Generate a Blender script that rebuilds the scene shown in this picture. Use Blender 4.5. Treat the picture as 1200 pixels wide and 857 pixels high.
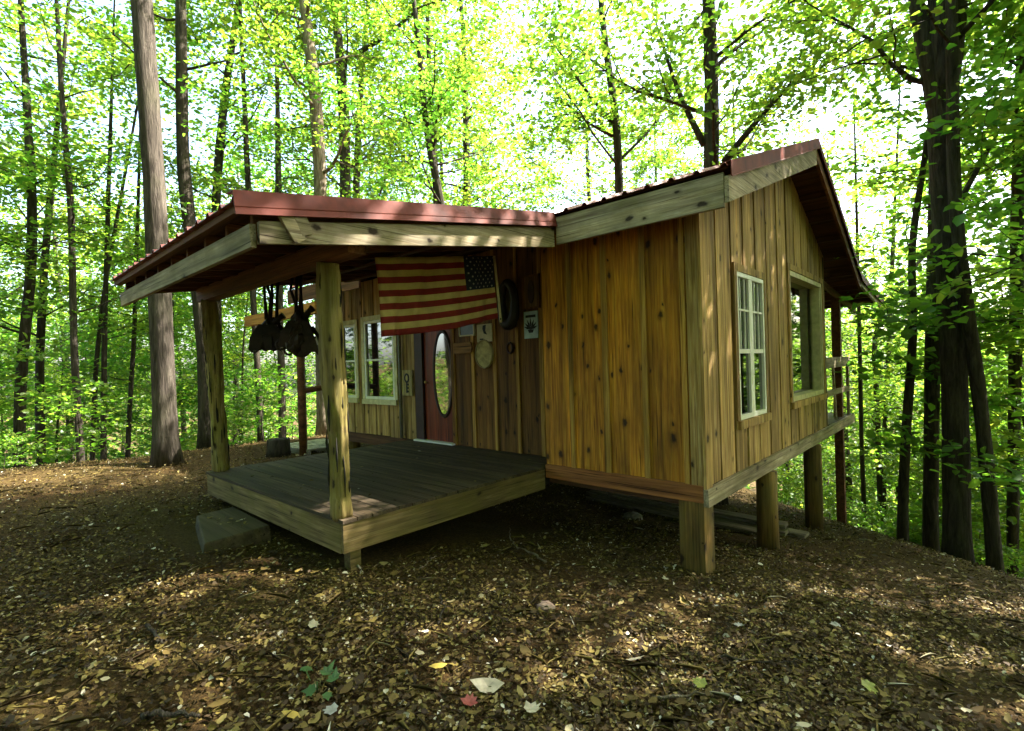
import bpy, math, random
import numpy as np
from mathutils import Vector, Matrix
for o in list(bpy.data.objects): bpy.data.objects.remove(o)
SC = bpy.context.scene
COL = SC.collection
rad = math.radians

# ------------------------------------------------------------------ camera, sky, sun, exposure
CX, CY, F = 600.0, 428.5, 592.71                 # photograph's principal point and focal length in pixels
_vl = np.array([-650.0, 18.5, F]); _vr = np.array([540.0, -16.5, F])
_A = _vl/np.linalg.norm(_vl); _B = _vr/np.linalg.norm(_vr); _D = np.cross(_B, _A)
if _D[1] < 0: _D = -_D
RW = np.array([-_A, _B, -_D])                    # camera frame (right, down, forward) -> world
CAM = np.array([1.939, -4.839, 1.25])
cd = bpy.data.cameras.new('camera'); cam = bpy.data.objects.new('camera', cd); COL.objects.link(cam)
cd.sensor_width = 36.0; cd.lens = F*36/1200; cd.clip_start = .05; cd.clip_end = 2000
_r, _u, _f = RW@np.array([1, 0, 0]), RW@np.array([0, -1, 0]), RW@np.array([0, 0, 1])
M = Matrix.Identity(4)
for i in range(3):
    M[i][0], M[i][1], M[i][2], M[i][3] = _r[i], _u[i], -_f[i], CAM[i]
cam.matrix_world = M
SC.camera = cam

SUN_AZ = math.atan2(.60, .80); SUN_EL = rad(52)
w = bpy.data.worlds.new('World'); SC.world = w; w.use_nodes = True
nt = w.node_tree; bg = nt.nodes['Background']
sky = nt.nodes.new('ShaderNodeTexSky'); sky.sky_type = 'NISHITA'; sky.sun_disc = False
sky.sun_elevation = SUN_EL; sky.sun_rotation = SUN_AZ; sky.air_density = 1.0; sky.dust_density = 4.0; sky.ozone_density = 1.0
nt.links.new(sky.outputs[0], bg.inputs[0]); bg.inputs[1].default_value = .15
sl = bpy.data.lights.new('sun', 'SUN'); sl.energy = 5.0; sl.angle = rad(.5); sl.color = (1, .95, .85)
so = bpy.data.objects.new('sun', sl); COL.objects.link(so)
sd = Vector((math.sin(SUN_AZ)*math.cos(SUN_EL), math.cos(SUN_AZ)*math.cos(SUN_EL), math.sin(SUN_EL)))
so.rotation_euler = sd.to_track_quat('Z', 'Y').to_euler()
SC.view_settings.view_transform = 'Standard'; SC.view_settings.look = 'None'
SC.view_settings.exposure = 2.95; SC.view_settings.gamma = 1.0
SC.render.engine = 'CYCLES'
SC.cycles.max_bounces = 7; SC.cycles.diffuse_bounces = 4; SC.cycles.glossy_bounces = 3
SC.cycles.transmission_bounces = 5; SC.cycles.transparent_max_bounces = 6
SC.cycles.use_denoising = True; SC.cycles.sample_clamp_indirect = 6

# ------------------------------------------------------------------ projection and terrain helpers
def ray(px, py):
    return RW@np.array([px-CX, py-CY, F])
def on_plane(px, py, axis, v):
    d = ray(px, py); return CAM + d*((v-CAM[axis])/d[axis])
def at_depth(px, py, d):
    return CAM + ray(px, py)/F*d
def sst(a, b, x):
    t = np.clip((x-a)/(b-a), 0, 1); return t*t*(3-2*t)
def softplus(x, k=1.0):
    return np.logaddexp(0, x*k)/k
def vnoise(x, y, seed=0):
    xi = np.floor(x).astype(np.int64); yi = np.floor(y).astype(np.int64); xf = x-xi; yf = y-yi
    def h(a, b):
        n = (a*374761393 + b*668265263 + seed*974711) & 0x7fffffff
        n = ((n ^ (n >> 13))*1274126177) & 0x7fffffff
        return ((n ^ (n >> 16)) & 0xffff)/65535.0
    u = xf*xf*(3-2*xf); v = yf*yf*(3-2*yf)
    return (h(xi, yi)*(1-u)+h(xi+1, yi)*u)*(1-v) + (h(xi, yi+1)*(1-u)+h(xi+1, yi+1)*u)*v
def ground(x, y):
    x = np.asarray(x, float); y = np.asarray(y, float)
    yy = y+2.7
    sl = .03 + .13*sst(-8, -2, x)
    base = -.40 - sl*softplus(yy, 3) - .07*np.minimum(yy, 0)*1.0
    base = base - .0*x + .10*sst(-3, -8, x)
    d1 = softplus(y-7.2+1.2*np.clip(x, -3, 8), 1.2)*.42
    d2 = softplus(-(x+11.5)-.15*(y+2), 1.0)*.33
    d3 = softplus(-y-18, .6)*.05
    drop = d1+d2+d3
    drop = 16*np.tanh(drop/16)
    far = np.hypot(x, y)
    n = (vnoise(x*.5+31, y*.5+17, 3)-.5)*.14*sst(5, 14, far) + (vnoise(x*1.7, y*1.7, 5)-.5)*.05
    return base - np.maximum(drop-.04, 0) + n
def gz(x, y): return float(ground(x, y))
def ground_hit(px, py):
    d = ray(px, py); d = d/np.linalg.norm(d); t = .5
    while t < 60:
        p = CAM+d*t
        if p[2] <= gz(p[0], p[1]): break
        t += .02
    return p[0], p[1], gz(p[0], p[1])

# ------------------------------------------------------------------ object helpers
WP = {}
def tag(o, label=None, cat=None, group=None, kind=None):
    if label: o['label'] = label
    if cat: o['category'] = cat
    if group: o['group'] = group
    if kind: o['kind'] = kind
    return o
def link(o, parent=None, loc=(0, 0, 0)):
    COL.objects.link(o); loc = np.array(loc, float); WP[o.name] = loc
    if parent is not None:
        o.parent = parent; o.location = loc - WP[parent.name]
    else: o.location = loc
    return o
def empty(name, loc, label=None, cat=None, group=None):
    o = bpy.data.objects.new(name, None); o.empty_display_size = .1
    link(o, None, loc); return tag(o, label, cat, group)
def mesh_obj(name, verts, faces, mat, parent=None, loc=None, smooth=False, mats=None, midx=None):
    verts = np.asarray(verts, float)
    if loc is None: loc = verts.mean(0)
    me = bpy.data.meshes.new(name)
    me.from_pydata((verts-np.asarray(loc)).tolist(), [], [tuple(int(i) for i in f) for f in faces])
    for m in (mats or [mat]): me.materials.append(m)
    if midx is not None: me.polygons.foreach_set('material_index', np.asarray(midx, np.int32))
    if smooth: me.polygons.foreach_set('use_smooth', np.ones(len(me.polygons), bool))
    me.update()
    o = bpy.data.objects.new(name, me); return link(o, parent, loc)
HEX = [(0, 3, 2, 1), (4, 5, 6, 7), (0, 1, 5, 4), (1, 2, 6, 5), (2, 3, 7, 6), (3, 0, 4, 7)]
RND = random.Random(7)
def hexa(name, pts, mat, parent=None, loc=None):
    return mesh_obj(name, pts, HEX, mat, parent, loc)
def box(name, lo, hi, mat, parent=None, jit=0.0):
    x0, y0, z0 = lo; x1, y1, z1 = hi
    p = np.array([(x0, y0, z0), (x1, y0, z0), (x1, y1, z0), (x0, y1, z0), (x0, y0, z1), (x1, y0, z1), (x1, y1, z1), (x0, y1, z1)], float)
    if jit: p += np.array([[RND.uniform(-jit, jit) for _ in range(3)] for _ in range(8)])
    return hexa(name, p, mat, parent)
def bar(name, a, b, wid, hgt, mat, parent=None, up=(0, 0, 1)):
    a = np.array(a, float); b = np.array(b, float); d = b-a; d /= np.linalg.norm(d)
    s = np.cross(d, up); s /= np.linalg.norm(s); u = np.cross(s, d)
    p = []
    for e in (0, 1):
        for (q, base) in ((-1, a), (1, a), (1, b), (-1, b)):
            p.append(base + s*wid/2*q + u*hgt/2*(2*e-1))
    return hexa(name, p, mat, parent)
def tube_geo(path, radii, sides, ridge=0.0, seed=0, cap=True):
    path = np.asarray(path, float); n = len(path); radii = np.asarray(radii, float)
    tg = np.gradient(path, axis=0); tg /= np.linalg.norm(tg, axis=1)[:, None]
    ref = np.array([1.0, 0, 0]) if abs(tg[0][0]) < .8 else np.array([0, 1.0, 0])
    s = np.cross(tg, ref); s /= np.linalg.norm(s, axis=1)[:, None]; u = np.cross(tg, s)
    an = np.arange(sides)/sides*2*np.pi
    rr = np.repeat(radii[:, None], sides, 1)
    if ridge:
        L = np.concatenate([[0], np.cumsum(np.linalg.norm(np.diff(path, axis=0), axis=1))])
        gx = np.broadcast_to(np.arange(sides)[None]*.9, rr.shape); gy = np.broadcast_to((L*1.6)[:, None], rr.shape)
        nn = vnoise(gx+7*seed, gy, seed)+.5*vnoise(gx*2.1, gy*3.1, seed+5)
        rr = rr*(1+ridge*(nn-.75))
    v = path[:, None]+rr[..., None]*(np.cos(an)[None, :, None]*s[:, None]+np.sin(an)[None, :, None]*u[:, None])
    v = v.reshape(-1, 3); f = []
    for i in range(n-1):
        for j in range(sides):
            k = (j+1) % sides; f.append((i*sides+j, i*sides+k, (i+1)*sides+k, (i+1)*sides+j))
    if cap:
        f.append(tuple(range((n-1)*sides, n*sides))); f.append(tuple(reversed(range(sides))))
    return v, f
def tube(name, path, radii, sides, mat, parent=None, ridge=0, seed=0, smooth=True, loc=None):
    v, f = tube_geo(path, radii, sides, ridge, seed); return mesh_obj(name, v, f, mat, parent, loc, smooth)

# ------------------------------------------------------------------ materials
def new_mat(name):
    m = bpy.data.materials.new(name); m.use_nodes = True
    return m, m.node_tree, m.node_tree.nodes['Principled BSDF']
def N(t, kind, **kw):
    n = t.nodes.new(kind)
    for k, v in kw.items(): setattr(n, k, v)
    return n
def ramp(t, fac, stops):
    r = N(t, 'ShaderNodeValToRGB'); e = r.color_ramp.elements
    while len(e) < len(stops): e.new(.5)
    for i, (p, c) in enumerate(stops): e[i].position = p; e[i].color = (*c, 1)
    t.links.new(fac, r.inputs[0]); return r.outputs[0]
def mixc(t, fac, a, b, mode='MIX'):
    m = N(t, 'ShaderNodeMix', data_type='RGBA', blend_type=mode)
    for s, v in ((m.inputs[0], fac), (m.inputs[6], a), (m.inputs[7], b)):
        if isinstance(v, (int, float)): s.default_value = v
        elif isinstance(v, tuple): s.default_value = (*v, 1)
        else: t.links.new(v, s)
    return m.outputs[2]
def mathn(t, op, a, b=0.0):
    m = N(t, 'ShaderNodeMath', operation=op)
    for s, v in ((m.inputs[0], a), (m.inputs[1], b)):
        if isinstance(v, (int, float)): s.default_value = v
        else: t.links.new(v, s)
    return m.outputs[0]
def coords(t, scale, rnd=True):
    tc = N(t, 'ShaderNodeTexCoord'); src = tc.outputs['Object']
    if rnd:
        oi = N(t, 'ShaderNodeObjectInfo')
        cx = N(t, 'ShaderNodeCombineXYZ')
        for i, k in enumerate((37.0, 91.0, 53.0)): t.links.new(mathn(t, 'MULTIPLY', oi.outputs['Random'], k), cx.inputs[i])
        ad = N(t, 'ShaderNodeVectorMath', operation='ADD'); t.links.new(src, ad.inputs[0]); t.links.new(cx.outputs[0], ad.inputs[1]); src = ad.outputs[0]
    mp = N(t, 'ShaderNodeMapping'); mp.inputs['Scale'].default_value = scale; t.links.new(src, mp.inputs[0])
    return mp.outputs[0], src
def noise(t, vec, scale=1, detail=4, rough=.55, dist=0):
    n = N(t, 'ShaderNodeTexNoise'); n.inputs['Scale'].default_value = scale; n.inputs['Detail'].default_value = detail
    n.inputs['Roughness'].default_value = rough; n.inputs['Distortion'].default_value = dist; t.links.new(vec, n.inputs['Vector']); return n.outputs[0]
def bump(t, b, h, s=.4, d=.01):
    n = N(t, 'ShaderNodeBump'); n.inputs['Strength'].default_value = s; n.inputs['Distance'].default_value = d
    t.links.new(h, n.inputs['Height']); t.links.new(n.outputs[0], b.inputs['Normal'])
def wood(name, axis, cols, stain=(.05, .04, .02), stain_amt=.5, knots=.0, rough=.75, moss=None, moss_amt=0.0, grain=38, vary=.35, bmp=.8):
    m, t, b = new_mat(name)
    sc = [grain]*3; sc['xyz'.index(axis)] = grain*.05
    v, raw = coords(t, sc)
    g = noise(t, v, 1, 6, .6, .8)
    c = ramp(t, g, [(.25, cols[0]), (.5, cols[1]), (.75, cols[2])])
    sc2 = [3.0]*3; sc2['xyz'.index(axis)] = .8
    mp = N(t, 'ShaderNodeMapping'); mp.inputs['Scale'].default_value = sc2; t.links.new(raw, mp.inputs[0])
    s = noise(t, mp.outputs[0], 1, 4, .6, .3)
    c = mixc(t, mathn(t, 'MULTIPLY', ramp(t, s, [(.45, (0, 0, 0)), (.75, (1, 1, 1))]), stain_amt), c, stain)
    sc4 = [11.0]*3; sc4['xyz'.index(axis)] = .35
    mp4 = N(t, 'ShaderNodeMapping'); mp4.inputs['Scale'].default_value = sc4; t.links.new(raw, mp4.inputs[0])
    st4 = noise(t, mp4.outputs[0], 1, 3, .6, .2)
    c = mixc(t, 1.0, c, ramp(t, st4, [(.30, (.42, .36, .32)), (.5, (.95, .95, .95)), (.72, (1.35, 1.25, 1.1))]), 'MULTIPLY')
    sc5 = [grain*2.6]*3; sc5['xyz'.index(axis)] = grain*.035
    mp5 = N(t, 'ShaderNodeMapping'); mp5.inputs['Scale'].default_value = sc5; t.links.new(raw, mp5.inputs[0])
    cr = noise(t, mp5.outputs[0], 1, 3, .5, .4)
    c = mixc(t, 1.0, c, ramp(t, cr, [(.32, (.16, .13, .11)), (.41, (1, 1, 1))]), 'MULTIPLY')
    if moss:
        s2 = noise(t, raw, 2.3, 5, .65, .2)
        c = mixc(t, mathn(t, 'MULTIPLY', ramp(t, s2, [(.4, (0, 0, 0)), (.62, (1, 1, 1))]), moss_amt), c, moss)
    if knots:
        sp = N(t, 'ShaderNodeSeparateXYZ'); t.links.new(raw, sp.inputs[0])
        al = 'xyz'.index(axis); ot = [k for k in range(3) if k != al]
        u = mathn(t, 'ADD', mathn(t, 'MULTIPLY', sp.outputs[ot[0]], 5.0), mathn(t, 'MULTIPLY', sp.outputs[ot[1]], 5.0))
        cb = N(t, 'ShaderNodeCombineXYZ'); t.links.new(u, cb.inputs[0]); t.links.new(mathn(t, 'MULTIPLY', sp.outputs[al], 3.0), cb.inputs[1])
        wob = N(t, 'ShaderNodeVectorMath', operation='ADD'); nz = N(t, 'ShaderNodeTexNoise'); nz.inputs['Scale'].default_value = 16; t.links.new(raw, nz.inputs['Vector'])
        sc_ = N(t, 'ShaderNodeVectorMath', operation='SCALE'); sc_.inputs['Scale'].default_value = .22; t.links.new(nz.outputs['Color'], sc_.inputs[0])
        t.links.new(cb.outputs[0], wob.inputs[0]); t.links.new(sc_.outputs[0], wob.inputs[1])
        vo = N(t, 'ShaderNodeTexVoronoi', voronoi_dimensions='2D'); vo.inputs['Scale'].default_value = 1.0; t.links.new(wob.outputs[0], vo.inputs['Vector'])
        spc = N(t, 'ShaderNodeSeparateColor'); t.links.new(vo.outputs['Color'], spc.inputs[0])
        keep = mathn(t, 'LESS_THAN', spc.outputs[0], knots)
        size = mathn(t, 'ADD', mathn(t, 'MULTIPLY', spc.outputs[1], .9), .35)
        dd = mathn(t, 'DIVIDE', vo.outputs['Distance'], size)
        k = mathn(t, 'MULTIPLY', ramp(t, dd, [(.07, (1, 1, 1)), (.15, (.25, .25, .25)), (.30, (0, 0, 0))]), keep)
        c = mixc(t, mathn(t, 'MULTIPLY', k, .93), c, (.018, .008, .004))
    oi = N(t, 'ShaderNodeObjectInfo'); h = N(t, 'ShaderNodeHueSaturation')
    t.links.new(mathn(t, 'ADD', mathn(t, 'MULTIPLY', oi.outputs['Random'], vary), 1-vary/2), h.inputs['Value'])
    t.links.new(c, h.inputs['Color']); t.links.new(h.outputs[0], b.inputs['Base Color'])
    b.inputs['Roughness'].default_value = rough; b.inputs['Specular IOR Level'].default_value = .25
    bump(t, b, g, bmp, .006); return m
def plain(name, col, rough=.6, metal=0, var=.12, scale=9, spec=.4):
    m, t, b = new_mat(name); v, raw = coords(t, (1, 1, 1)); n = noise(t, v, scale, 5)
    lo = tuple(x*(1-var*2) for x in col); hi = tuple(min(1, x*(1+var*2)) for x in col)
    t.links.new(ramp(t, n, [(.3, lo), (.7, hi)]), b.inputs['Base Color'])
    b.inputs['Roughness'].default_value = rough; b.inputs['Metallic'].default_value = metal; b.inputs['Specular IOR Level'].default_value = spec
    bump(t, b, n, .15, .004); return m
HON = ((.24, .080, .007), (.50, .205, .016), (.68, .35, .036))
MAT = {}
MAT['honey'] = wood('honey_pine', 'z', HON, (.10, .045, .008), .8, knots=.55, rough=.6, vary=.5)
MAT['honey_dark'] = wood('porch_shade_pine', 'z', ((.10, .04, .009), (.19, .085, .018), (.27, .135, .03)), (.05, .03, .01), .6, knots=.35, vary=.35)  # pine darkened so the porch wall's shade sits in its colour
MAT['grey'] = wood('weathered_board', 'z', ((.19, .10, .027), (.41, .255, .082), (.62, .45, .20)), (.12, .072, .026), .8, knots=.3, vary=.45)
MAT['batten'] = wood('batten_pine', 'z', ((.26, .12, .022), (.46, .25, .05), (.60, .36, .09)), (.10, .06, .02), .4, vary=.3)
for ax in 'xy':
    MAT['fascia_'+ax] = wood('weathered_fascia_'+ax, ax, ((.20, .155, .10), (.40, .32, .22), (.60, .51, .38)), (.12, .09, .05), .9, knots=.45, moss=(.15, .13, .045), moss_amt=.5, vary=.2)
    MAT['brown_'+ax] = wood('brown_timber_'+ax, ax, ((.09, .035, .014), (.16, .066, .026), (.22, .10, .04)), (.05, .025, .012), .5, vary=.3)
    MAT['grime_'+ax] = wood('deck_timber_'+ax, ax, ((.042, .029, .017), (.08, .057, .034), (.13, .098, .06)), (.03, .021, .012), .5, vary=.4)
    MAT['rim_'+ax] = wood('deck_rim_'+ax, ax, ((.10, .064, .024), (.20, .138, .055), (.32, .235, .11)), (.05, .034, .014), .9, knots=.4, moss=(.12, .10, .018), moss_amt=.45, vary=.2)
    MAT['redtrim_'+ax] = wood('red_brown_trim_'+ax, ax, ((.20, .07, .02), (.30, .115, .035), (.38, .16, .05)), (.12, .05, .015), .4, knots=.2, vary=.2)
    MAT['orange_'+ax] = wood('orange_beam_'+ax, ax, ((.30, .12, .02), (.45, .20, .04), (.55, .28, .06)), (.2, .09, .02), .3, knots=.2, vary=.2)
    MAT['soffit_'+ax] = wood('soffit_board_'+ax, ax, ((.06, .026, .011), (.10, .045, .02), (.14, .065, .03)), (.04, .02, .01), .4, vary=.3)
MAT['log'] = wood('peeled_log', 'z', ((.10, .07, .022), (.28, .21, .07), (.48, .39, .19)), (.08, .05, .018), .9, knots=.45, moss=(.25, .22, .045), moss_amt=.6, grain=26, vary=.2, bmp=1)
MAT['pier'] = wood('pier_timber', 'z', ((.10, .05, .012), (.22, .125, .028), (.34, .21, .06)), (.045, .03, .012), .95, knots=.3, moss=(.13, .105, .03), moss_amt=.5, vary=.25)
MAT['dark'] = plain('dark_gap', (.012, .009, .006), .9)
MAT['red'] = plain('red_painted_metal', (.125, .022, .012), .65, .0, .25, 5, .2)
MAT['red_roof'] = plain('red_roof_metal', (.24, .06, .04), .45, .0, .15, 3)
MAT['white'] = plain('white_vinyl', (.74, .73, .64), .45, 0, .05)
MAT['cream'] = plain('cream_paint', (.55, .49, .27), .6)
MAT['door'] = wood('red_stained_door', 'z', ((.13, .018, .006), (.19, .030, .008), (.25, .045, .012)), (.09, .015, .008), .3, rough=.45, vary=.1)
MAT['door_dark'] = plain('dark_jamb', (.035, .012, .008), .6)
def glass():
    m, t, b = new_mat('window_glass')
    b.inputs['Base Color'].default_value = (.006, .008, .007, 1); b.inputs['Roughness'].default_value = .03
    b.inputs['IOR'].default_value = 3.0; b.inputs['Specular IOR Level'].default_value = .5
    v, raw = coords(t, (1, 1, 1)); bump(t, b, noise(t, v, 1.3, 2), .08, .02); return m
MAT['glass'] = glass()
MAT['stone'] = wood('mossy_step', 'x', ((.035, .025, .014), (.07, .052, .03), (.12, .092, .056)), (.03, .022, .012), .8, moss=(.05, .042, .014), moss_amt=.6, grain=16, bmp=1)
MAT['pallet'] = wood('grey_pallet', 'x', ((.22, .21, .16), (.36, .34, .27), (.5, .47, .38)), (.15, .13, .1), .4)
MAT['plank'] = wood('grey_lumber', 'x', ((.10, .08, .05), (.17, .14, .09), (.25, .21, .14)), (.05, .04, .025), .6)
MAT['leather'] = plain('dark_leather', (.016, .011, .008), .55, 0, .3, 12, .4)
MAT['leather_brown'] = plain('brown_leather', (.025, .015, .009), .5, 0, .3, 12, .4)
MAT['rope'] = plain('rope', (.12, .09, .05), .9)
def bark(name, cols, moss=.15, sc=(9, 9, 1.6)):
    m, t, b = new_mat(name); v, raw = coords(t, sc)
    n = noise(t, v, 1, 6, .65, .6)
    c = ramp(t, n, [(.3, cols[0]), (.5, cols[1]), (.72, cols[2])])
    s = noise(t, raw, 1.6, 4); c = mixc(t, mathn(t, 'MULTIPLY', ramp(t, s, [(.5, (0, 0, 0)), (.7, (1, 1, 1))]), moss), c, (.09, .10, .04))
    t.links.new(c, b.inputs['Base Color']); b.inputs['Roughness'].default_value = .9; b.inputs['Specular IOR Level'].default_value = .1
    bump(t, b, n, 1.0, .05); return m
MAT['bark_grey'] = bark('grey_bark', ((.022, .018, .014), (.065, .053, .042), (.125, .105, .085)), sc=(20, 20, 2.6))
MAT['bark_dark'] = bark('dark_bark', ((.014, .011, .008), (.04, .033, .024), (.08, .066, .05)), sc=(17, 17, 2.4))
MAT['bark_pale'] = bark('pale_bark', ((.07, .05, .035), (.18, .14, .10), (.34, .29, .22)), sc=(16, 16, 3))
def leafmat(name, cols, trans, mixf=.5):
    m = bpy.data.materials.new(name); m.use_nodes = True; t = m.node_tree
    t.nodes.remove(t.nodes['Principled BSDF']); out = t.nodes['Material Output']
    ge = N(t, 'ShaderNodeNewGeometry'); oi = N(t, 'ShaderNodeObjectInfo')
    f = mathn(t, 'FRACT', mathn(t, 'ADD', ge.outputs['Random Per Island'], mathn(t, 'MULTIPLY', oi.outputs['Random'], .0)))
    c = ramp(t, f, [(i/(len(cols)-1), k) for i, k in enumerate(cols)])
    tr = ramp(t, f, [(i/(len(trans)-1), k) for i, k in enumerate(trans)])
    hv = N(t, 'ShaderNodeHueSaturation'); t.links.new(tr, hv.inputs['Color'])
    t.links.new(mathn(t, 'ADD', mathn(t, 'MULTIPLY', oi.outputs['Random'], .04), .482), hv.inputs['Hue'])
    d = N(t, 'ShaderNodeBsdfDiffuse'); tl = N(t, 'ShaderNodeBsdfTranslucent'); gl = N(t, 'ShaderNodeBsdfGlossy'); gl.inputs['Roughness'].default_value = .45
    gl.inputs['Color'].default_value = (.5, .55, .5, 1)
    t.links.new(c, d.inputs['Color']); t.links.new(hv.outputs[0], tl.inputs['Color'])
    a = N(t, 'ShaderNodeMixShader'); a.inputs[0].default_value = mixf; t.links.new(d.outputs[0], a.inputs[1]); t.links.new(tl.outputs[0], a.inputs[2])
    g = N(t, 'ShaderNodeMixShader'); g.inputs[0].default_value = .05; t.links.new(a.outputs[0], g.inputs[1]); t.links.new(gl.outputs[0], g.inputs[2])
    t.links.new(g.outputs[0], out.inputs['Surface']); return m
MAT['leaf'] = leafmat('green_leaves', [(.05, .11, .012), (.07, .13, .015), (.10, .15, .018), (.12, .15, .02)],
                      [(.11, .27, .018), (.18, .36, .024), (.26, .45, .034), (.40, .51, .05)], .65)
MAT['leaf_dark'] = leafmat('deep_green_leaves', [(.035, .085, .014), (.05, .10, .016), (.07, .12, .018)], [(.10, .24, .02), (.15, .30, .02), (.26, .42, .03)], .65)
def littermat():
    m, t, b = new_mat('fallen_leaves')
    ge = N(t, 'ShaderNodeNewGeometry')
    c = ramp(t, ge.outputs['Random Per Island'], [(0, (.022, .012, .004)), (.30, (.048, .029, .008)), (.58, (.095, .064, .014)), (.80, (.155, .112, .024)), (.93, (.21, .165, .05)), (.98, (.36, .31, .20)), (1, (.55, .51, .42))])
    t.links.new(c, b.inputs['Base Color']); b.inputs['Roughness'].default_value = .7; b.inputs['Specular IOR Level'].default_value = .25; return m
MAT['litter'] = littermat()
def groundmat():
    m, t, b = new_mat('forest_floor')
    tc = N(t, 'ShaderNodeTexCoord')
    n1 = noise(t, tc.outputs['Object'], 38, 6, .7); n2 = noise(t, tc.outputs['Object'], .7, 5)
    c = ramp(t, n1, [(.3, (.015, .009, .004)), (.5, (.045, .026, .009)), (.7, (.12, .074, .022))])
    c2 = ramp(t, n1, [(.3, (.03, .019, .007)), (.55, (.065, .044, .014)), (.75, (.13, .095, .032))])
    c = mixc(t, ramp(t, n2, [(.4, (0, 0, 0)), (.6, (1, 1, 1))]), c, c2)
    t.links.new(c, b.inputs['Base Color']); b.inputs['Roughness'].default_value = .95; b.inputs['Specular IOR Level'].default_value = .1
    bump(t, b, n1, 1.0, .03); return m
MAT['ground'] = groundmat()

# ------------------------------------------------------------------ ground
def axis_coords(lo, hi, step, far, n):
    c = np.arange(lo, hi+1e-6, step); g = np.geomspace(1, 1+(far), n)-1
    return np.concatenate([(lo-g[:0:-1]), c, hi+g[1:]])
xs = axis_coords(-14, 6, .13, 450, 34); ys = axis_coords(-7, 10, .13, 450, 34)
GX, GY = np.meshgrid(xs, ys); nx, ny = len(xs), len(ys)
near = sst(16, 9, np.hypot(GX+2, GY))
GZ = ground(GX, GY) + near*((vnoise(GX*4, GY*4, 9)-.5)*.03+(vnoise(GX*9, GY*9, 11)-.5)*.02) - .012
gv = np.stack([GX, GY, GZ], -1).reshape(-1, 3)
ii = np.arange((ny-1)*nx).reshape(ny-1, nx)[:, :-1].ravel()
gf = np.stack([ii, ii+1, ii+1+nx, ii+nx], 1)
tag(mesh_obj('ground', gv, gf, MAT['ground'], loc=(0, 0, 0), smooth=True), kind='structure')

# ------------------------------------------------------------------ cabin
CAB = empty('cabin', (0, 0, gz(0, 0)), 'small board sided cabin on posts with covered porch and red metal roof', 'cabin')
def cut_rects(u0, u1, z0, z1, holes):
    us = sorted({u0, u1, *[min(max(h[0], u0), u1) for h in holes], *[min(max(h[1], u0), u1) for h in holes]})
    out = []
    for a, b in zip(us, us[1:]):
        if b-a < .012: continue
        segs = [(z0, z1)]
        for h in holes:
            if h[0] < b-1e-4 and h[1] > a+1e-4:
                ns = []
                for s in segs:
                    if h[3] <= s[0] or h[2] >= s[1]: ns.append(s); continue
                    if h[2] > s[0]: ns.append((s[0], h[2]))
                    if h[3] < s[1]: ns.append((h[3], s[1]))
                segs = ns
        out += [(a, b, *s) for s in segs if s[1]-s[0] > .015]
    mer = []
    for r in out:
        if mer and abs(mer[-1][1]-r[0]) < 1e-6 and mer[-1][2:] == r[2:]: mer[-1] = (mer[-1][0], r[1], *r[2:])
        else: mer.append(r)
    return mer
def wall(name, axis, pos, sgn, u0, u1, z0, ztop, edges, holes, mat, gap, batten=None, thick=.03, back=.06):
    """boards on the plane axis=pos facing sgn; ztop(u) height; edges: board boundaries"""
    def P(u, z, d): return (u, pos+sgn*d, z) if axis == 'y' else (pos+sgn*d, u, z)
    V, Fc = [], []
    zt = max(ztop(u0), ztop(u1))
    samp = [u0, u1]+[e for e in edges if u0 < e < u1]
    for (a, b, p, q) in cut_rects(u0, u1, z0, 9, holes) if True else []:
        k = sorted({a, b, *[s for s in samp if a < s < b]})
        for c, d in zip(k, k[1:]):
            i = len(V); qa, qb = (min(q, ztop(c)), min(q, ztop(d)))
            for dep in (-back, -back-.06):
                V += [P(c, p, dep), P(d, p, dep), P(d, qb, dep), P(c, qa, dep)]
            Fc += [(i, i+1, i+2, i+3), (i+7, i+6, i+5, i+4), (i, i+4, i+5, i+1), (i+1, i+5, i+6, i+2), (i+2, i+6, i+7, i+3), (i+3, i+7, i+4, i)]
    W = mesh_obj(name, V, Fc, MAT['dark'], CAB)
    ed = sorted(edges)
    for a, b in zip(ed, ed[1:]):
        g = gap*RND.uniform(.7, 1.3)/2
        for (c, d, p, q) in cut_rects(a+g, b-g, z0, 9, holes):
            t0 = RND.uniform(-.004, .004); dz = RND.uniform(-.008, .008) if p == z0 else 0
            qa, qb = min(q, ztop(c)), min(q, ztop(d))
            hexa('siding_board', [P(c, p+dz, -thick+t0), P(d, p+dz, -thick+t0), P(d, p+dz, t0), P(c, p+dz, t0), P(c, qa, -thick+t0), P(d, qb, -thick+t0), P(d, qb, t0), P(c, qa, t0)] if (axis == 'y') == (sgn < 0) else
                 [P(d, p+dz, -thick+t0), P(c, p+dz, -thick+t0), P(c, p+dz, t0), P(d, p+dz, t0), P(d, qb, -thick+t0), P(c, qa, -thick+t0), P(c, qa, t0), P(d, qb, t0)], mat, W)
    if batten:
        for e in ed[1:-1]:
            bw = batten*RND.uniform(.85, 1.15)/2; e2 = e+RND.uniform(-.012, .012)
            for (c, d, p, q) in cut_rects(e2-bw, e2+bw, z0, 9, holes):
                qq = min(q, ztop((c+d)/2))
                hexa('batten', [P(c, p, .003), P(d, p, .003), P(d, p, .024), P(c, p, .024), P(c, qq, .003), P(d, qq, .003), P(d, qq, .024), P(c, qq, .024)] , MAT['batten'], W)
    return W
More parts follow.
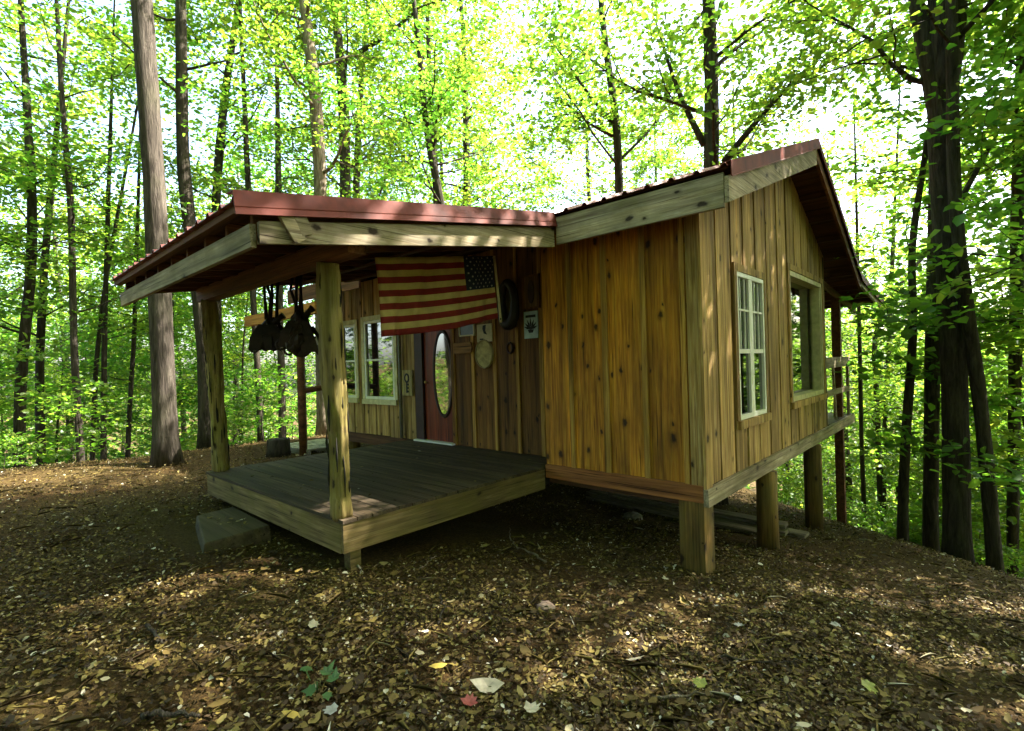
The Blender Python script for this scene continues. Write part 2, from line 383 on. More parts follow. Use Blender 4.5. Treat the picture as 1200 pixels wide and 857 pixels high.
# bay wall (y = 0), recessed porch wall (y = .5), gable wall (x = 0)
ROOF_F = lambda y: 2.95+.365*(y+.33)                     # main roof top surface, front pitch
RIDGE_Y = 3.15; RIDGE_Z = ROOF_F(RIDGE_Y)
ROOF_R = lambda y: RIDGE_Z-.43*(y-RIDGE_Y)
BR_Y = 6.55; BR_Z = ROOF_R(BR_Y)
ROOF_P = lambda y: BR_Z-.085*(y-BR_Y)
ROOF_M = lambda y: min(ROOF_F(y), ROOF_R(y))
wall('bay_wall', 'y', 0, -1, -1.95, 0, -.0, lambda u: 2.86, [-1.95, -1.53, -1.06, -.60, -.17, 0], [], MAT['honey'], .012, .062)
win1 = (-6.77, -5.79, .68, 2.17); win0 = (-7.62, -7.09, .69, 2.15); doorh = (-5.18, -4.17, .0, 2.10)
edges = [-7.9, -7.5, -7.22, -6.86, -6.44, -6.0, -5.63, -5.2, -4.17, -3.71, -3.24, -2.79, -2.36, -1.9]
def pad(h, p): return (h[0]-p, h[1]+p, h[2]-p, h[3]+p)
wall('porch_wall_windows', 'y', .5, -1, -7.9, -5.18, .0, lambda u: 2.95, [e for e in edges if e <= -5.2], [pad(win1, .03), pad(win0, .03)], MAT['grey'], .035)
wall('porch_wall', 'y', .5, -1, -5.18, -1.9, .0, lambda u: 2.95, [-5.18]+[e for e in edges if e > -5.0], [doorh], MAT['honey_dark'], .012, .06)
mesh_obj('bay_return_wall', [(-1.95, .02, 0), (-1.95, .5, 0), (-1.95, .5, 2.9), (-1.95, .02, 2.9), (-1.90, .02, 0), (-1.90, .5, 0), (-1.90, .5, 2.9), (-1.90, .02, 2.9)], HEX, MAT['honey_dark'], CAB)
gw1 = (1.0, 1.98, .56, 2.22); gw2 = (3.22, 5.32, .60, 2.5)
ge = [0.03, .45, .88, 1.30, 1.75, 2.20, 2.68, 3.16, 3.6, 4.03, 4.46, 4.9, 5.30, 5.66]
GW = wall('gable_wall', 'x', 0, 1, 0.0, 5.66, .0, lambda y: ROOF_M(y)-.13, ge, [pad(gw1, .03), pad(gw2, .03)], MAT['grey'], .046)
wall('rear_wall', 'y', 5.66, 1, -7.9, 0, 0, lambda u: 3.0, [-7.9, 0], [], MAT['grey'], .02)
wall('far_end_wall', 'x', -7.9, -1, .5, 5.66, 0, lambda y: ROOF_M(y)-.13, [.5, 1.8, 3.1, 4.4, 5.66], [], MAT['grey'], .03)
box('corner_board', (-.115, -.034, 0), (.004, -.003, 2.85), MAT['grey'], CAB, .003)
box('corner_board', (.004, -.03, 0), (.034, .10, 2.87), MAT['grey'], CAB, .003)
# floor frame and trims
box('floor_frame', (-7.88, .5, -.2), (-.06, 5.6, -.01), MAT['soffit_x'], CAB)
box('floor_frame', (-1.93, .03, -.2), (-.06, .498, -.01), MAT['soffit_x'], CAB)
box('skirt_board', (-1.93, -.045, -.135), (.0, -.006, .03), MAT['redtrim_x'], CAB, .003)
box('skirt_board', (.004, -.04, -.17), (.05, 4.1, .0), MAT['fascia_y'], CAB, .003)
box('skirt_board', (.004, 4.106, -.175), (.05, 8.05, -.005), MAT['fascia_y'], CAB, .003)
# windows
def window(axis, pos, sgn, h, mat, depth=.0, muntin_u=(), muntin_z=(), rail=None, fw=.05, sill=True, casing=None, frame_out=.02, split=None):
    def B(name, u0, u1, z0, z1, d0, d1, m, par):
        a, b = sorted((pos+sgn*d0, pos+sgn*d1))
        return box(name, (u0, a, z0), (u1, b, z1), m, par) if axis == 'y' else box(name, (a, u0, z0), (b, u1, z1), m, par)
    u0, u1, z0, z1 = h
    def PT(u, z, d): return (u, pos+sgn*d, z) if axis == 'y' else (pos+sgn*d, u, z)
    V, Fc = [], []
    for (a, b, p, q) in ((u0, u1, z0, z0+fw), (u0, u1, z1-fw, z1), (u0, u0+fw, z0+fw, z1-fw), (u1-fw, u1, z0+fw, z1-fw)):
        i = len(V)
        for d in (-depth-.03, frame_out): V += [PT(a, p, d), PT(b, p, d), PT(b, q, d), PT(a, q, d)]
        Fc += [tuple(i+k for k in f) for f in HEX]
    W = mesh_obj('window', V, Fc, mat, CAB)
    B('pane', u0+fw*.8, u1-fw*.8, z0+fw*.8, z1-fw*.8, -depth-.035, -depth-.012, MAT['glass'], W)
    for u, ww in muntin_u: B('muntin', u-ww/2, u+ww/2, z0+fw+.001, z1-fw-.001, -depth-.011, frame_out-.006, mat, W)
    for z, ww in muntin_z:
        cuts = [u0+fw+.001]+[c for u, w2 in muntin_u for c in (u-w2/2-.001, u+w2/2+.001)]+[u1-fw-.001]
        for a, b in zip(cuts[::2], cuts[1::2]): B('sash_rail', a, b, z-ww/2, z+ww/2, -depth-.011, frame_out-.01, mat, W)
    if sill: B('sill', u0-.07, u1+.07, z0-.095, z0-.004, .0, .055, casing or MAT['cream'], W)
    if casing:
        B('casing', u0-.09, u0-.004, z0, z1+.09, .006, .028, casing, W); B('casing', u1+.004, u1+.09, z0, z1+.09, .006, .028, casing, W)
        B('casing', u0-.002, u1+.002, z1+.005, z1+.09, .006, .027, casing, W)
    return W
window('y', .5, -1, win1, MAT['white'], muntin_z=[(1.42, .035)], casing=MAT['cream'])
window('y', .5, -1, win0, MAT['white'], muntin_z=[(1.42, .035)], casing=MAT['cream'])
W1 = window('x', 0, 1, gw1, MAT['white'], muntin_u=[(1.49, .13)], muntin_z=[(1.33, .05), (1.80, .02)], casing=MAT['grey'])
for u in (1.16, 1.31, 1.66, 1.81): box('muntin', (-.011, u-.007, 1.36), (.004, u+.007, 2.16), MAT['white'], W1)
W2 = window('x', 0, 1, gw2, MAT['cream'], depth=.14, fw=.07, casing=MAT['grey'], frame_out=.015)
box('jamb_board', (-.12, gw2[1]-.12, gw2[2]+.071), (.0, gw2[1]-.071, gw2[3]-.071), MAT['cream'], W2)
# door
DR = box('door', (-4.96, .515, .03), (-4.22, .55, 2.08), MAT['door'], CAB)
box('jamb', (-5.17, .47, .03), (-4.965, .56, 2.09), MAT['door_dark'], DR)  # wide near-black strip left of the door leaf
box('jamb', (-4.215, .47, .0), (-4.165, .56, 2.09), MAT['honey_dark'], DR)
box('threshold', (-5.17, .40, .004), (-4.17, .512, .029), MAT['white'], DR)
def oval(name, cx, cz, a, b, y0, y1, mat, par, inner=None, n=40):
    V, Fc = [], []
    an = np.arange(n)/n*2*np.pi
    if inner is None:
        for y in (y0, y1): V += [(cx+a*math.cos(t), y, cz+b*math.sin(t)) for t in an]
        Fc = [tuple(range(n)), tuple(reversed(range(n, 2*n)))]+[(i, i+n, (i+1) % n+n, (i+1) % n) for i in range(n)]
    else:
        for k, (s, y) in enumerate(((1, y1), (1-.3*inner/a, y0), (1-.7*inner/a, y0), (1-inner/a, y1))):
            V += [(cx+(a-(1-s)*a)*math.cos(t), y, cz+(b-(1-s)*a)*math.sin(t)) for t in an]
        for k in range(3): Fc += [(k*n+i, k*n+(i+1) % n, (k+1)*n+(i+1) % n, (k+1)*n+i) for i in range(n)]
    return mesh_obj(name, V, Fc, mat, par, smooth=False)
oval('oval_glass', -4.46, 1.14, .20, .66, .506, .514, MAT['glass'], DR)
oval('oval_moulding', -4.46, 1.14, .27, .73, .488, .516, MAT['door_dark'], DR, inner=.07)
tube('knob', [(-4.88, .514, 1.0), (-4.88, .48, 1.0), (-4.88, .47, 1.0), (-4.88, .45, 1.0)], [.012, .012, .03, .02], 10, plain('brass', (.5, .36, .12), .3, 1), DR)
# main roof
XR, XL = .42, -8.2
def roof_panels(parent, x0, x1, ya, za, yb, zb, mat, wpan=.92, rib=.028, pitch=.23):
    """ribbed metal sheets from (ya,za) to (yb,zb)"""
    n = max(1, round((x1-x0)/wpan)); step = (x1-x0)/n
    for i in range(n):
        a = x0+i*step; prof = []; nr = 4
        for r in range(nr):
            c = a+step*(r+.0)/nr; s = step/nr
            prof += [(c, 0), (c+s*.72, 0), (c+s*.80, rib), (c+s*.92, rib)]
        prof.append((a+step-.002, 0))
        V = []
        for (px_, h) in prof: V += [(px_, ya, za+h), (px_, yb, zb+h), (px_, ya, za+h-.006), (px_, yb, zb+h-.006)]
        Fc = []
        for k in range(len(prof)-1):
            o = 4*k; Fc += [(o, o+4, o+5, o+1), (o+2, o+3, o+7, o+6), (o, o+2, o+6, o+4), (o+1, o+5, o+7, o+3)]
        mesh_obj('roof_sheet', V, Fc, mat, parent)
def slab(name, x0, x1, ya, za, yb, zb, th, mat, parent):
    return hexa(name, [(x0, ya, za-th), (x1, ya, za-th), (x1, yb, zb-th), (x0, yb, zb-th), (x0, ya, za), (x1, ya, za), (x1, yb, zb), (x0, yb, zb)], mat, parent)
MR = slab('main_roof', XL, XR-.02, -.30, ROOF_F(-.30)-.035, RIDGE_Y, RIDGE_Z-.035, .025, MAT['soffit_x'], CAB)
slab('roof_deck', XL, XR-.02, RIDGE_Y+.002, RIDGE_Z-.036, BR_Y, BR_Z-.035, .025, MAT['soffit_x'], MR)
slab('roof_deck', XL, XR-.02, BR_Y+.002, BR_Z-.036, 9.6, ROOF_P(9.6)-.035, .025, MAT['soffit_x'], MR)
roof_panels(MR, XL, XR, -.36, ROOF_F(-.36)-.03, RIDGE_Y, RIDGE_Z-.03, MAT['red_roof'])
roof_panels(MR, XL, XR, RIDGE_Y+.003, RIDGE_Z-.032, BR_Y, BR_Z-.03, MAT['red_roof'])
roof_panels(MR, XL, XR, BR_Y+.003, BR_Z-.032, 9.68, ROOF_P(9.68)-.03, MAT['red_roof'])
def rake(name, x0, x1, ya, za, yb, zb, off, h, mat, hb=None):
    hb = h if hb is None else hb
    return hexa(name, [(x0, ya, za-off-h), (x1, ya, za-off-h), (x1, yb, zb-off-hb), (x0, yb, zb-off-hb), (x0, ya, za-off), (x1, ya, za-off), (x1, yb, zb-off), (x0, yb, zb-off)], mat, MR)
rake('rake_board', XR-.04, XR, -.335, ROOF_F(-.335), RIDGE_Y-.003, RIDGE_Z, .12, .23, MAT['fascia_y'])
rake('rake_board', XR-.04, XR, RIDGE_Y+.003, RIDGE_Z, BR_Y-.003, BR_Z, .12, .16, MAT['brown_y'])
rake('rake_board', XR-.04, XR, BR_Y+.003, BR_Z, 9.62, ROOF_P(9.62), .12, .10, MAT['fascia_y'])
for (ya, za, yb, zb) in ((-.345, ROOF_F(-.345), RIDGE_Y, RIDGE_Z), (RIDGE_Y, RIDGE_Z, BR_Y, BR_Z), (BR_Y, BR_Z, 9.7, ROOF_P(9.7))):
    c = (yb-ya)*.0005
    V = []
    for (dx, dz) in ((-.10, .006), (.028, .006), (.028, -.125), (.040, -.138), (.034, -.138), (.020, -.125), (.020, -.002), (-.10, -.002)):
        V += [(XR+dx, ya+c, za+dz), (XR+dx, yb-c, zb+dz)]
    n = 8; Fc = [(2*i, 2*i+1, 2*((i+1) % n)+1, 2*((i+1) % n)) for i in range(n)]+[tuple(range(0, 16, 2)), tuple(reversed(range(1, 16, 2)))]
    mesh_obj('rake_flashing', V, Fc, MAT['red'], MR)
box('eave_fascia', (-1.44, -.345, 2.565), (XR-.045, -.305, 2.865), MAT['fascia_x'], MR, .003)
box('eave_fascia', (XL, -.345, 2.60), (-5.52, -.305, 2.865), MAT['brown_x'], MR)
for i, y in enumerate(np.arange(.25, 6.4, .55)):
    z = ROOF_M(y)-.062
    box('purlin', (-.02, y-.045, z-.085), (XR-.042, y+.045, z), MAT['soffit_x'], MR, .004)
for y in np.arange(6.75, 9.5, .5):
    z = ROOF_P(y)-.062
    box('purlin', (-8.0, y-.045, z-.085), (XR-.042, y+.045, z), MAT['brown_x'], MR, .004)
for x in (-.1, -1.3, -2.5, -3.7, -4.9, -6.1, -7.3):
    slab('rafter', x-.022, x+.022, BR_Y-.8, ROOF_P(BR_Y-.8)-.15, 9.5, ROOF_P(9.5)-.15, .12, MAT['brown_y'], MR)
box('soffit_board', (-1.94, -.30, 2.80), (.0, -.004, 2.825), MAT['soffit_x'], MR)
# porch roof: rake edge at x=-1.47, eave at y=-3.55
PX0, PX1 = -5.36, -1.47
PZ = lambda y: 2.375+.160*(y+3.62)                       # top of sheet
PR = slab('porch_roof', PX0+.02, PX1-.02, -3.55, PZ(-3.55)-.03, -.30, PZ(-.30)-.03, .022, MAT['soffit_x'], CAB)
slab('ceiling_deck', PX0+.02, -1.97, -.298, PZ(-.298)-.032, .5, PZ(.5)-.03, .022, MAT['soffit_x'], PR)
roof_panels(PR, PX0, PX1, -3.64, PZ(-3.64)-.025, -.28, PZ(-.28)-.025, MAT['red_roof'])
def hexp(name, pts, mat, par=None): return hexa(name, pts, mat, par or PR)
# rake flashing (bright red) along the right edge
ya, yb = -3.66, -.36
V = []
for (dx, dz) in ((-.09, .032), (.022, .026), (.052, -.082), (.050, -.090), (.066, -.135), (.058, -.138), (.014, .018), (-.09, .024)):
    V += [(PX1+dx, ya, PZ(ya)+dz), (PX1+dx, yb, PZ(yb)+dz)]
Fc = [(2*i, 2*i+1, 2*((i+1) % 8)+1, 2*((i+1) % 8)) for i in range(8)]+[tuple(range(0, 16, 2)), tuple(reversed(range(1, 16, 2)))]
mesh_obj('rake_flashing', V, Fc, MAT['red'], PR)
# fascia board on the rake (slightly tapering) and its loose blocks
hexp('rake_fascia', [(PX1-.03, -3.50, 2.085), (PX1+.01, -3.50, 2.085), (PX1+.01, -.35, 2.545), (PX1-.03, -.35, 2.545), (PX1-.03, -3.50, 2.23), (PX1+.01, -3.50, 2.23), (PX1+.01, -.35, 2.76), (PX1-.03, -.35, 2.76)], MAT['fascia_y'])
def rafter_block(px0, py0, px1, py1, wpx):
    a = on_plane(px0, py0, 0, PX1+.028); b = on_plane(px1, py1, 0, PX1+.03)
    bar('nailed_block', a, b, .085, .03, MAT['fascia_y'], PR, up=(1, 0, 0))
rafter_block(333, 251, 352, 284, 20); rafter_block(349, 250, 360, 276, 18)
# eave: header fascia, purlin behind it, rafter ends in the gap
box('eave_beam', (PX0, -3.545, 2.065), (PX1-.034, -3.505, 2.215), MAT['fascia_x'], PR, .003)
slab('eave_purlin', PX0+.01, PX1-.05, -3.60, PZ(-3.60)-.033, -3.52, PZ(-3.52)-.033, .05, MAT['brown_x'], PR)
for x in np.linspace(PX0+.05, PX1-.12, 9):
    slab('rafter', x-.022, x+.022, -3.50, PZ(-3.50)-.055, -.33, PZ(-.33)-.055, .15, MAT['brown_y'], PR)
for y in (-2.3, -1.5, -.7):
    slab('ceiling_batten', PX0+.08, PX1-.08, y-.05, PZ(y-.05)-.206, y+.05, PZ(y+.05)-.206, .02, MAT['soffit_x'], PR)
box('porch_header', (-5.30, -2.78, 2.16), (-1.62, -2.62, 2.325), MAT['brown_x'], PR, .003)
# posts
def post(name, b, t, r, seed, mat, par=CAB, sides=28, n=60, ridge=.16, flat=None):
    p = np.linspace(0, 1, n)[:, None]; rng = np.random.default_rng(seed)
    path = np.array(b)*(1-p)+np.array(t)*p
    path[1:-1, :2] += np.cumsum(rng.normal(0, .0022, (n-2, 2)), 0)
    return tube(name, path, r*(1+.07*np.sin(p[:, 0]*9+seed)), sides, mat, par, ridge, seed)
P1 = post('porch_post', (-2.08, -2.64, -.0), (-2.09, -2.70, 2.16), .088, 3, MAT['log'], ridge=.42)
P2 = post('porch_post', (-5.26, -2.56, -.0), (-5.08, -2.70, 2.16), .088, 8, MAT['log'], ridge=.42)
for k in range(44):
    P, s = (P1, 0) if k % 2 else (P2, 1)
    a = RND.uniform(-2.6, 1.2); z = RND.uniform(.1, 2.0); xx = (-2.085 if k % 2 else -5.26+.18*z/2.2)+math.cos(a)*.087; yy = (-2.64-.06*z/2.2 if k % 2 else -2.56-.14*z/2.2)+math.sin(a)*.087; L = RND.uniform(.05, .17)
    tube('bark_check', [(xx, yy, z-L), (xx+math.cos(a)*.006, yy+math.sin(a)*.006, z), (xx, yy, z+L)], [.003, RND.uniform(.006, .012), .003], 5, MAT['dark'], P)
x3, y3 = -7.75, -.32
post('side_post', (x3, y3, gz(x3, y3)), (x3, y3, 2.30), .085, 4, MAT['brown_y'], sides=4, n=4, ridge=0)
bar('side_beam', (-10.4, -.32, 2.42), (-7.0, -.32, 2.42), .11, .22, MAT['orange_x'], CAB)
tube('side_rail', [(-7.75, -.32, .86), (-7.8, .1, .90), (-7.9, .45, .93)], [.06, .055, .06], 8, MAT['brown_y'], CAB)
# porch deck
DX0, DX1, DY0 = -5.34, -1.95, -2.72
PD = box('porch_deck', (DX0+.04, DY0+.06, -.24), (DX1-.05, .44, -.032), MAT['dark'], CAB)
npl = 23; pw = (.49-DY0)/npl
for i in range(npl):
    y0 = DY0+i*pw; z1 = RND.uniform(-.003, .003)
    box('deck_plank', (DX0-.012+RND.uniform(-.01, .01), y0+.004, -.030), (DX1+.02+RND.uniform(-.012, .012) if y0 < -.2 else DX1-.008, y0+pw-.004, z1), MAT['grime_x'], PD, .0015)
box('rim_board', (DX0, DY0+.010, -.285), (DX1-.046, DY0+.05, -.036), MAT['rim_x'], PD, .003)
box('rim_board', (DX1-.04, DY0+.012, -.275), (DX1, -.03, -.036), MAT['rim_y'], PD, .003)
box('rim_board', (DX0, DY0+.055, -.27), (DX0+.035, .44, -.036), MAT['rim_y'], PD, .003)
for (x, y) in ((DX1-.09, DY0+.14), (DX0+.12, DY0+.14), (DX0+.12, .3)):
    box('deck_leg', (x-.05, y-.05, gz(x, y)-.05), (x+.05, y+.05, -.241), MAT['rim_y'], PD)
# piers
def pier_square(x0, x1, y0, y1):
    z = gz((x0+x1)/2, (y0+y1)/2)-.05; return box('foundation_post', (x0, y0, z), (x1, y1, -.205 if y0 > .1 else -.14), MAT['pier'], CAB, .004)
box('foundation_post', (-.20, -.03, gz(-.1, .1)-.06), (-.002, .20, -.138), MAT['pier'], CAB, .004)
box('foundation_post', (-.262, -.02, gz(-.1, .1)-.06), (-.204, .16, -.14), MAT['pier'], CAB, .004)
for (x, y, r) in ((-.05, 2.12, .125), (-.05, 4.62, .13), (-4.0, .9, .12), (-7.6, .7, .12), (-4, 4.6, .12), (-7.6, 5.2, .12), (-2.2, 3.6, .12)):
    tube('foundation_post', [(x, y, gz(x, y)-.05), (x, y, -.5), (x, y, -.202)], [r*1.05, r, r], 14, MAT['pier'], CAB, .08, int(y*9))
# rear deck, tall post, railing
RD = box('rear_deck', (-7.8, 5.78, -.16), (-.02, 8.0, -.04), MAT['grime_x'], CAB)
for i in range(15):
    y0 = 5.79+i*.148; box('deck_plank', (-7.85, y0, -.038), (.0, y0+.142, .0), MAT['grime_x'], RD, .001)
for x in (-.12, -4.0, -7.7):
    box('rear_post', (x-.075, 7.25, gz(x, 7.3)-.05), (x+.075, 7.40, ROOF_P(7.35)-.275), MAT['brown_y'], CAB)
RL = box('railing', (-.055, 5.68, 1.02), (-.012, 8.1, 1.22), MAT['fascia_y'], CAB)
box('middle_rail', (-.06, 5.68, .50), (-.02, 8.0, .60), MAT['fascia_y'], RL)
bar('baluster', (-.065, 6.72, .0), (-.065, 6.55, 1.1), .07, .035, MAT['fascia_y'], RL, up=(1, 0, 0))
box('end_baluster', (-.07, 7.9, 0), (-.02, 8.0, 1.02), MAT['fascia_y'], RL)

# ------------------------------------------------------------------ flag
def flag():
    X = -2.40
    TL, TR, BL, BR = [on_plane(*p, 0, X) for p in ((439, 302), (579, 300), (446, 395), (583, 373))]
    root = empty('flag', tuple((TL+TR)/2), 'faded stars and stripes flag hung from the porch ceiling', 'flag')
    nu, ns = 40, 24
    def P(u, v, off=0):
        t = TL*(1-u)+TR*u; b = BL*(1-u)+BR*u; p = t*(1-v)+b*v
        p = p + np.array([0, 0, -.035*math.sin(math.pi*u)*v])
        wv = .05*(v+.1)*math.sin(u*10+v*2.2)+.028*(v+.15)*math.sin(u*25+1-v)+.012*math.sin(u*41+v*5)+.05*v*(u-.5)
        return p+np.array([wv+off, 0, 0])
    m_c, m_r, m_b, m_s = plain('faded_cream_cloth', (.50, .38, .13), .9, 0, .08), plain('deep_red_cloth', (.20, .016, .012), .9, 0, .1), plain('navy_cloth', (.016, .022, .045), .9, 0, .1), plain('star_cloth', (.45, .44, .36), .9)
    V, Fc, mi = [], [], []
    for j in range(ns+1):
        for i in range(nu+1): V.append(P(i/nu, j/ns))
    n0 = len(V)
    for j in range(ns):
        for i in range(nu):
            a = j*(nu+1)+i; Fc.append((a, a+nu+1, a+nu+2, a+1))
            mi.append(2 if (i >= 28 and j < 12) else (0 if (j//2) % 2 == 0 else 1))
    o = mesh_obj('cloth', V, Fc, None, root, smooth=True, mats=[m_c, m_r, m_b], midx=mi)
    md = o.modifiers.new('thick', 'SOLIDIFY'); md.thickness = .003
    SV, SF = [], []
    for r in range(9):
        cnt = 6 if r % 2 == 0 else 5
        for c in range(cnt):
            uu = .70+.30*((c+.5+(0 if r % 2 == 0 else .5))/6.0); vv = .5*(r+.6)/9.2
            uu = min(uu, .985); base = len(SV)
            for k in range(10):
                a = k*math.pi/5; q = .0155 if k % 2 == 0 else .0065
                SV.append(P(uu+q*math.sin(a)/1.72, vv-q*math.cos(a)/.80, .006))
            SF.append(tuple(range(base, base+10)))
    mesh_obj('star_field', SV, SF, m_s, root)
    hd = []
    a = on_plane(579, 300, 0, X+.01); b = on_plane(587, 378, 0, X+.01)
    bar('header_strip', a, b, .035, .008, plain('canvas_header', (.55, .48, .24), .9), root, up=(1, 0, 0))
    g = on_plane(586.5, 374, 0, X+.016)
    tube('grommet', [g, g+np.array([.006, 0, 0])], [.010, .010], 10, MAT['dark'], root)
flag()

# ------------------------------------------------------------------ things on the porch wall (y = .5 face)
YW = .5
def plaque(name, px0, py0, px1, py1, mat, label, cat, th=.02, frame=None, fw=.022, group=None):
    a = on_plane(px0, py0, 1, YW-.03); b = on_plane(px1, py1, 1, YW-.03)
    r = empty(name, ((a[0]+b[0])/2, YW-.03, b[2]), label, cat, group)
    x0, x1, z0, z1 = a[0], b[0], b[2], a[2]; y1 = YW-.026
    box('panel', (x0, y1-th, z0), (x1, y1, z1), mat, r)
    if frame:
        for (p, q, s, t) in ((x0-fw, x1+fw, z0-fw, z0), (x0-fw, x1+fw, z1, z1+fw), (x0-fw, x0, z0, z1), (x1, x1+fw, z0, z1)):
            box('frame_strip', (p, y1-th-.012, s), (q, y1+.001, t), frame, r)
    return r, x0, x1, z0, z1, y1-th
ink = plain('black_ink', (.012, .014, .014), .7)
r, x0, x1, z0, z1, yf = plaque('plant_sign', 614.5, 366, 631.5, 396, plain('pale_blue_sign', (.33, .44, .40), .5), 'pale blue green sign with black plant drawing on porch wall', 'sign')
cx_, cz_ = (x0+x1)/2, z0+.12
for k, a in enumerate((-70, -48, -25, 0, 25, 48, 70)):
    L = .17-.012*abs(k-3); t = rad(a); d = (math.sin(t), math.cos(t)); s = (d[1], -d[0])
    pts = [(cx_, cz_), (cx_+d[0]*L*.5+s[0]*.016, cz_+d[1]*L*.5+s[1]*.016), (cx_+d[0]*L, cz_+d[1]*L), (cx_+d[0]*L*.5-s[0]*.016, cz_+d[1]*L*.5-s[1]*.016)]
    mesh_obj('drawn_leaf', [(p, yf-.002-.0008*k, q) for p, q in pts], [(3, 2, 1, 0)], ink, r)
mesh_obj('drawn_pot', [(cx_-.055, yf-.002, cz_), (cx_+.055, yf-.002, cz_), (cx_+.035, yf-.002, cz_-.045), (cx_-.035, yf-.002, cz_-.045)], [(0, 3, 2, 1)], ink, r)
mesh_obj('drawn_band', [(cx_-.09, yf-.002, z1-.05), (cx_+.09, yf-.002, z1-.05), (cx_+.09, yf-.002, z1-.085), (cx_-.09, yf-.002, z1-.085)], [(0, 3, 2, 1)], ink, r)
r, x0, x1, z0, z1, yf = plaque('framed_carving', 614.5, 326, 632, 359, wood('carved_panel', 'z', ((.13, .07, .02), (.20, .11, .035), (.26, .15, .05)), vary=.1), 'brown framed carving above the pale blue sign', 'plaque', frame=MAT['honey_dark'])
oval('carved_figure', (x0+x1)/2, (z0+z1)/2, .055, .16, yf-.012, yf-.001, MAT['door_dark'], r, n=18)
r, x0, x1, z0, z1, yf = plaque('picture', 559.5, 381, 577.5, 400, plain('yellowed_paper', (.50, .42, .22), .7), 'cream picture with black bird shape under the flag', 'picture')
cx_ = x0+.15
mesh_obj('bird_shape', [(cx_-.02, yf-.003, z1-.02), (cx_+.05, yf-.003, z1-.01), (cx_+.035, yf-.003, z1-.10), (cx_+.07, yf-.003, z1-.16), (cx_-.0, yf-.003, z1-.14), (cx_-.03, yf-.003, z1-.07)], [(5, 4, 3, 2, 1, 0)], ink, r)
mesh_obj('caption_mark', [(x0+.06, yf-.003, z0+.03), (x0+.14, yf-.003, z0+.03), (x0+.14, yf-.003, z0+.05), (x0+.06, yf-.003, z0+.05)], [(0, 1, 2, 3)], ink, r)
r, x0, x1, z0, z1, yf = plaque('small_frame', 540, 381, 556, 392, plain('grey_photo', (.07, .075, .06), .4), 'small pale framed photo beside the door top', 'picture', frame=MAT['cream'], fw=.02)
# rounded wooden plaque
a = on_plane(532.5, 402, 1, YW-.03); b = on_plane(554, 414, 1, YW-.03)
pts = []; x0, x1, z0, z1 = a[0], b[0], b[2], a[2]; rr = (z1-z0)/2
for k in range(9): t = -math.pi/2+math.pi*k/8; pts.append((x1-rr*.6+rr*.6*math.cos(t), (z0+z1)/2+rr*math.sin(t)))
pts += [(x0, z1), (x0, z0)]
n = len(pts); V = [(p, YW-.055, q) for p, q in pts]+[(p, YW-.026, q) for p, q in pts]
o = mesh_obj('wooden_plaque', V, [tuple(range(n)), tuple(reversed(range(n, 2*n)))]+[(i, i+n, (i+1) % n+n, (i+1) % n) for i in range(n)], wood('orange_plaque', 'x', ((.24, .11, .025), (.34, .17, .04), (.42, .23, .06)), vary=.1))
tag(o, 'orange wooden plaque with rounded end right of the door', 'plaque')
c = on_plane(567, 415, 1, YW-.05)
r = empty('wall_plate', (c[0], YW-.03, c[2]), 'round yellowish plate hung below the cream picture', 'plate')
oval('disc', c[0], c[2], .17, .20, YW-.05, YW-.026, plain('straw_disc', (.40, .33, .12), .8, 0, .2, 14), r, n=26)
oval('rim', c[0], c[2], .19, .22, YW-.062, YW-.03, plain('straw_rim', (.30, .25, .10), .8), r, inner=.03, n=26)
c = on_plane(597.5, 408, 1, YW-.04)
r = empty('wall_ring', (c[0], YW-.03, c[2]), 'small dark ring on porch wall below the black collar', 'ornament')
oval('ring', c[0], c[2], .065, .09, YW-.06, YW-.028, MAT['door_dark'], r, inner=.03, n=20)
oval('ring_centre', c[0], c[2], .03, .05, YW-.04, YW-.030, MAT['honey_dark'], r, n=16)
# horse collar: padded black loop
c = on_plane(596, 358, 1, YW-.1)
r = empty('horse_collar', (c[0], YW-.03, c[2]-.38), 'tall padded black collar hung on the wall right of the flag', 'collar')
path = []; radii = []
for k in range(33):
    t = 2*math.pi*k/32+math.pi/2
    path.append((c[0]+.13*math.cos(t), YW-.115, c[2]+.29*math.sin(t)+.02)); radii.append(.06+.022*max(0, -math.sin(t)))
tube('padded_loop', path, radii, 12, MAT['leather'], r, .1, 3)
oval('mirror_panel', c[0], c[2], .09, .25, YW-.06, YW-.03, plain('olive_panel', (.09, .075, .02), .5), r, n=24)
# key plaque left of the door
r, x0, x1, z0, z1, yf = plaque('key_plaque', 471.5, 434, 484, 464, wood('pale_plaque', 'z', ((.36, .28, .10), (.47, .38, .16), (.56, .46, .22)), vary=.1), 'pale wooden plaque with black key shape left of the door', 'plaque')
cx_ = (x0+x1)/2; cz_ = z1-.14
oval('key_bow', cx_, cz_, .075, .085, yf-.010, yf-.001, ink, r, inner=.035, n=18)
box('key_shank', (cx_-.016, yf-.009, z0+.05), (cx_+.016, yf-.001, cz_-.08), ink, r)
for k in range(3): box('key_tooth', (cx_+.017, yf-.009, z0+.06+k*.06), (cx_+.05, yf-.001, z0+.09+k*.06), ink, r)
# dark hanging post by window: downspout
tube('downspout', [(-5.56, .44, .02), (-5.56, .44, 1.2), (-5.56, .44, 2.1)], [.03, .03, .03], 8, plain('grey_pipe', (.16, .15, .12), .5), CAB)

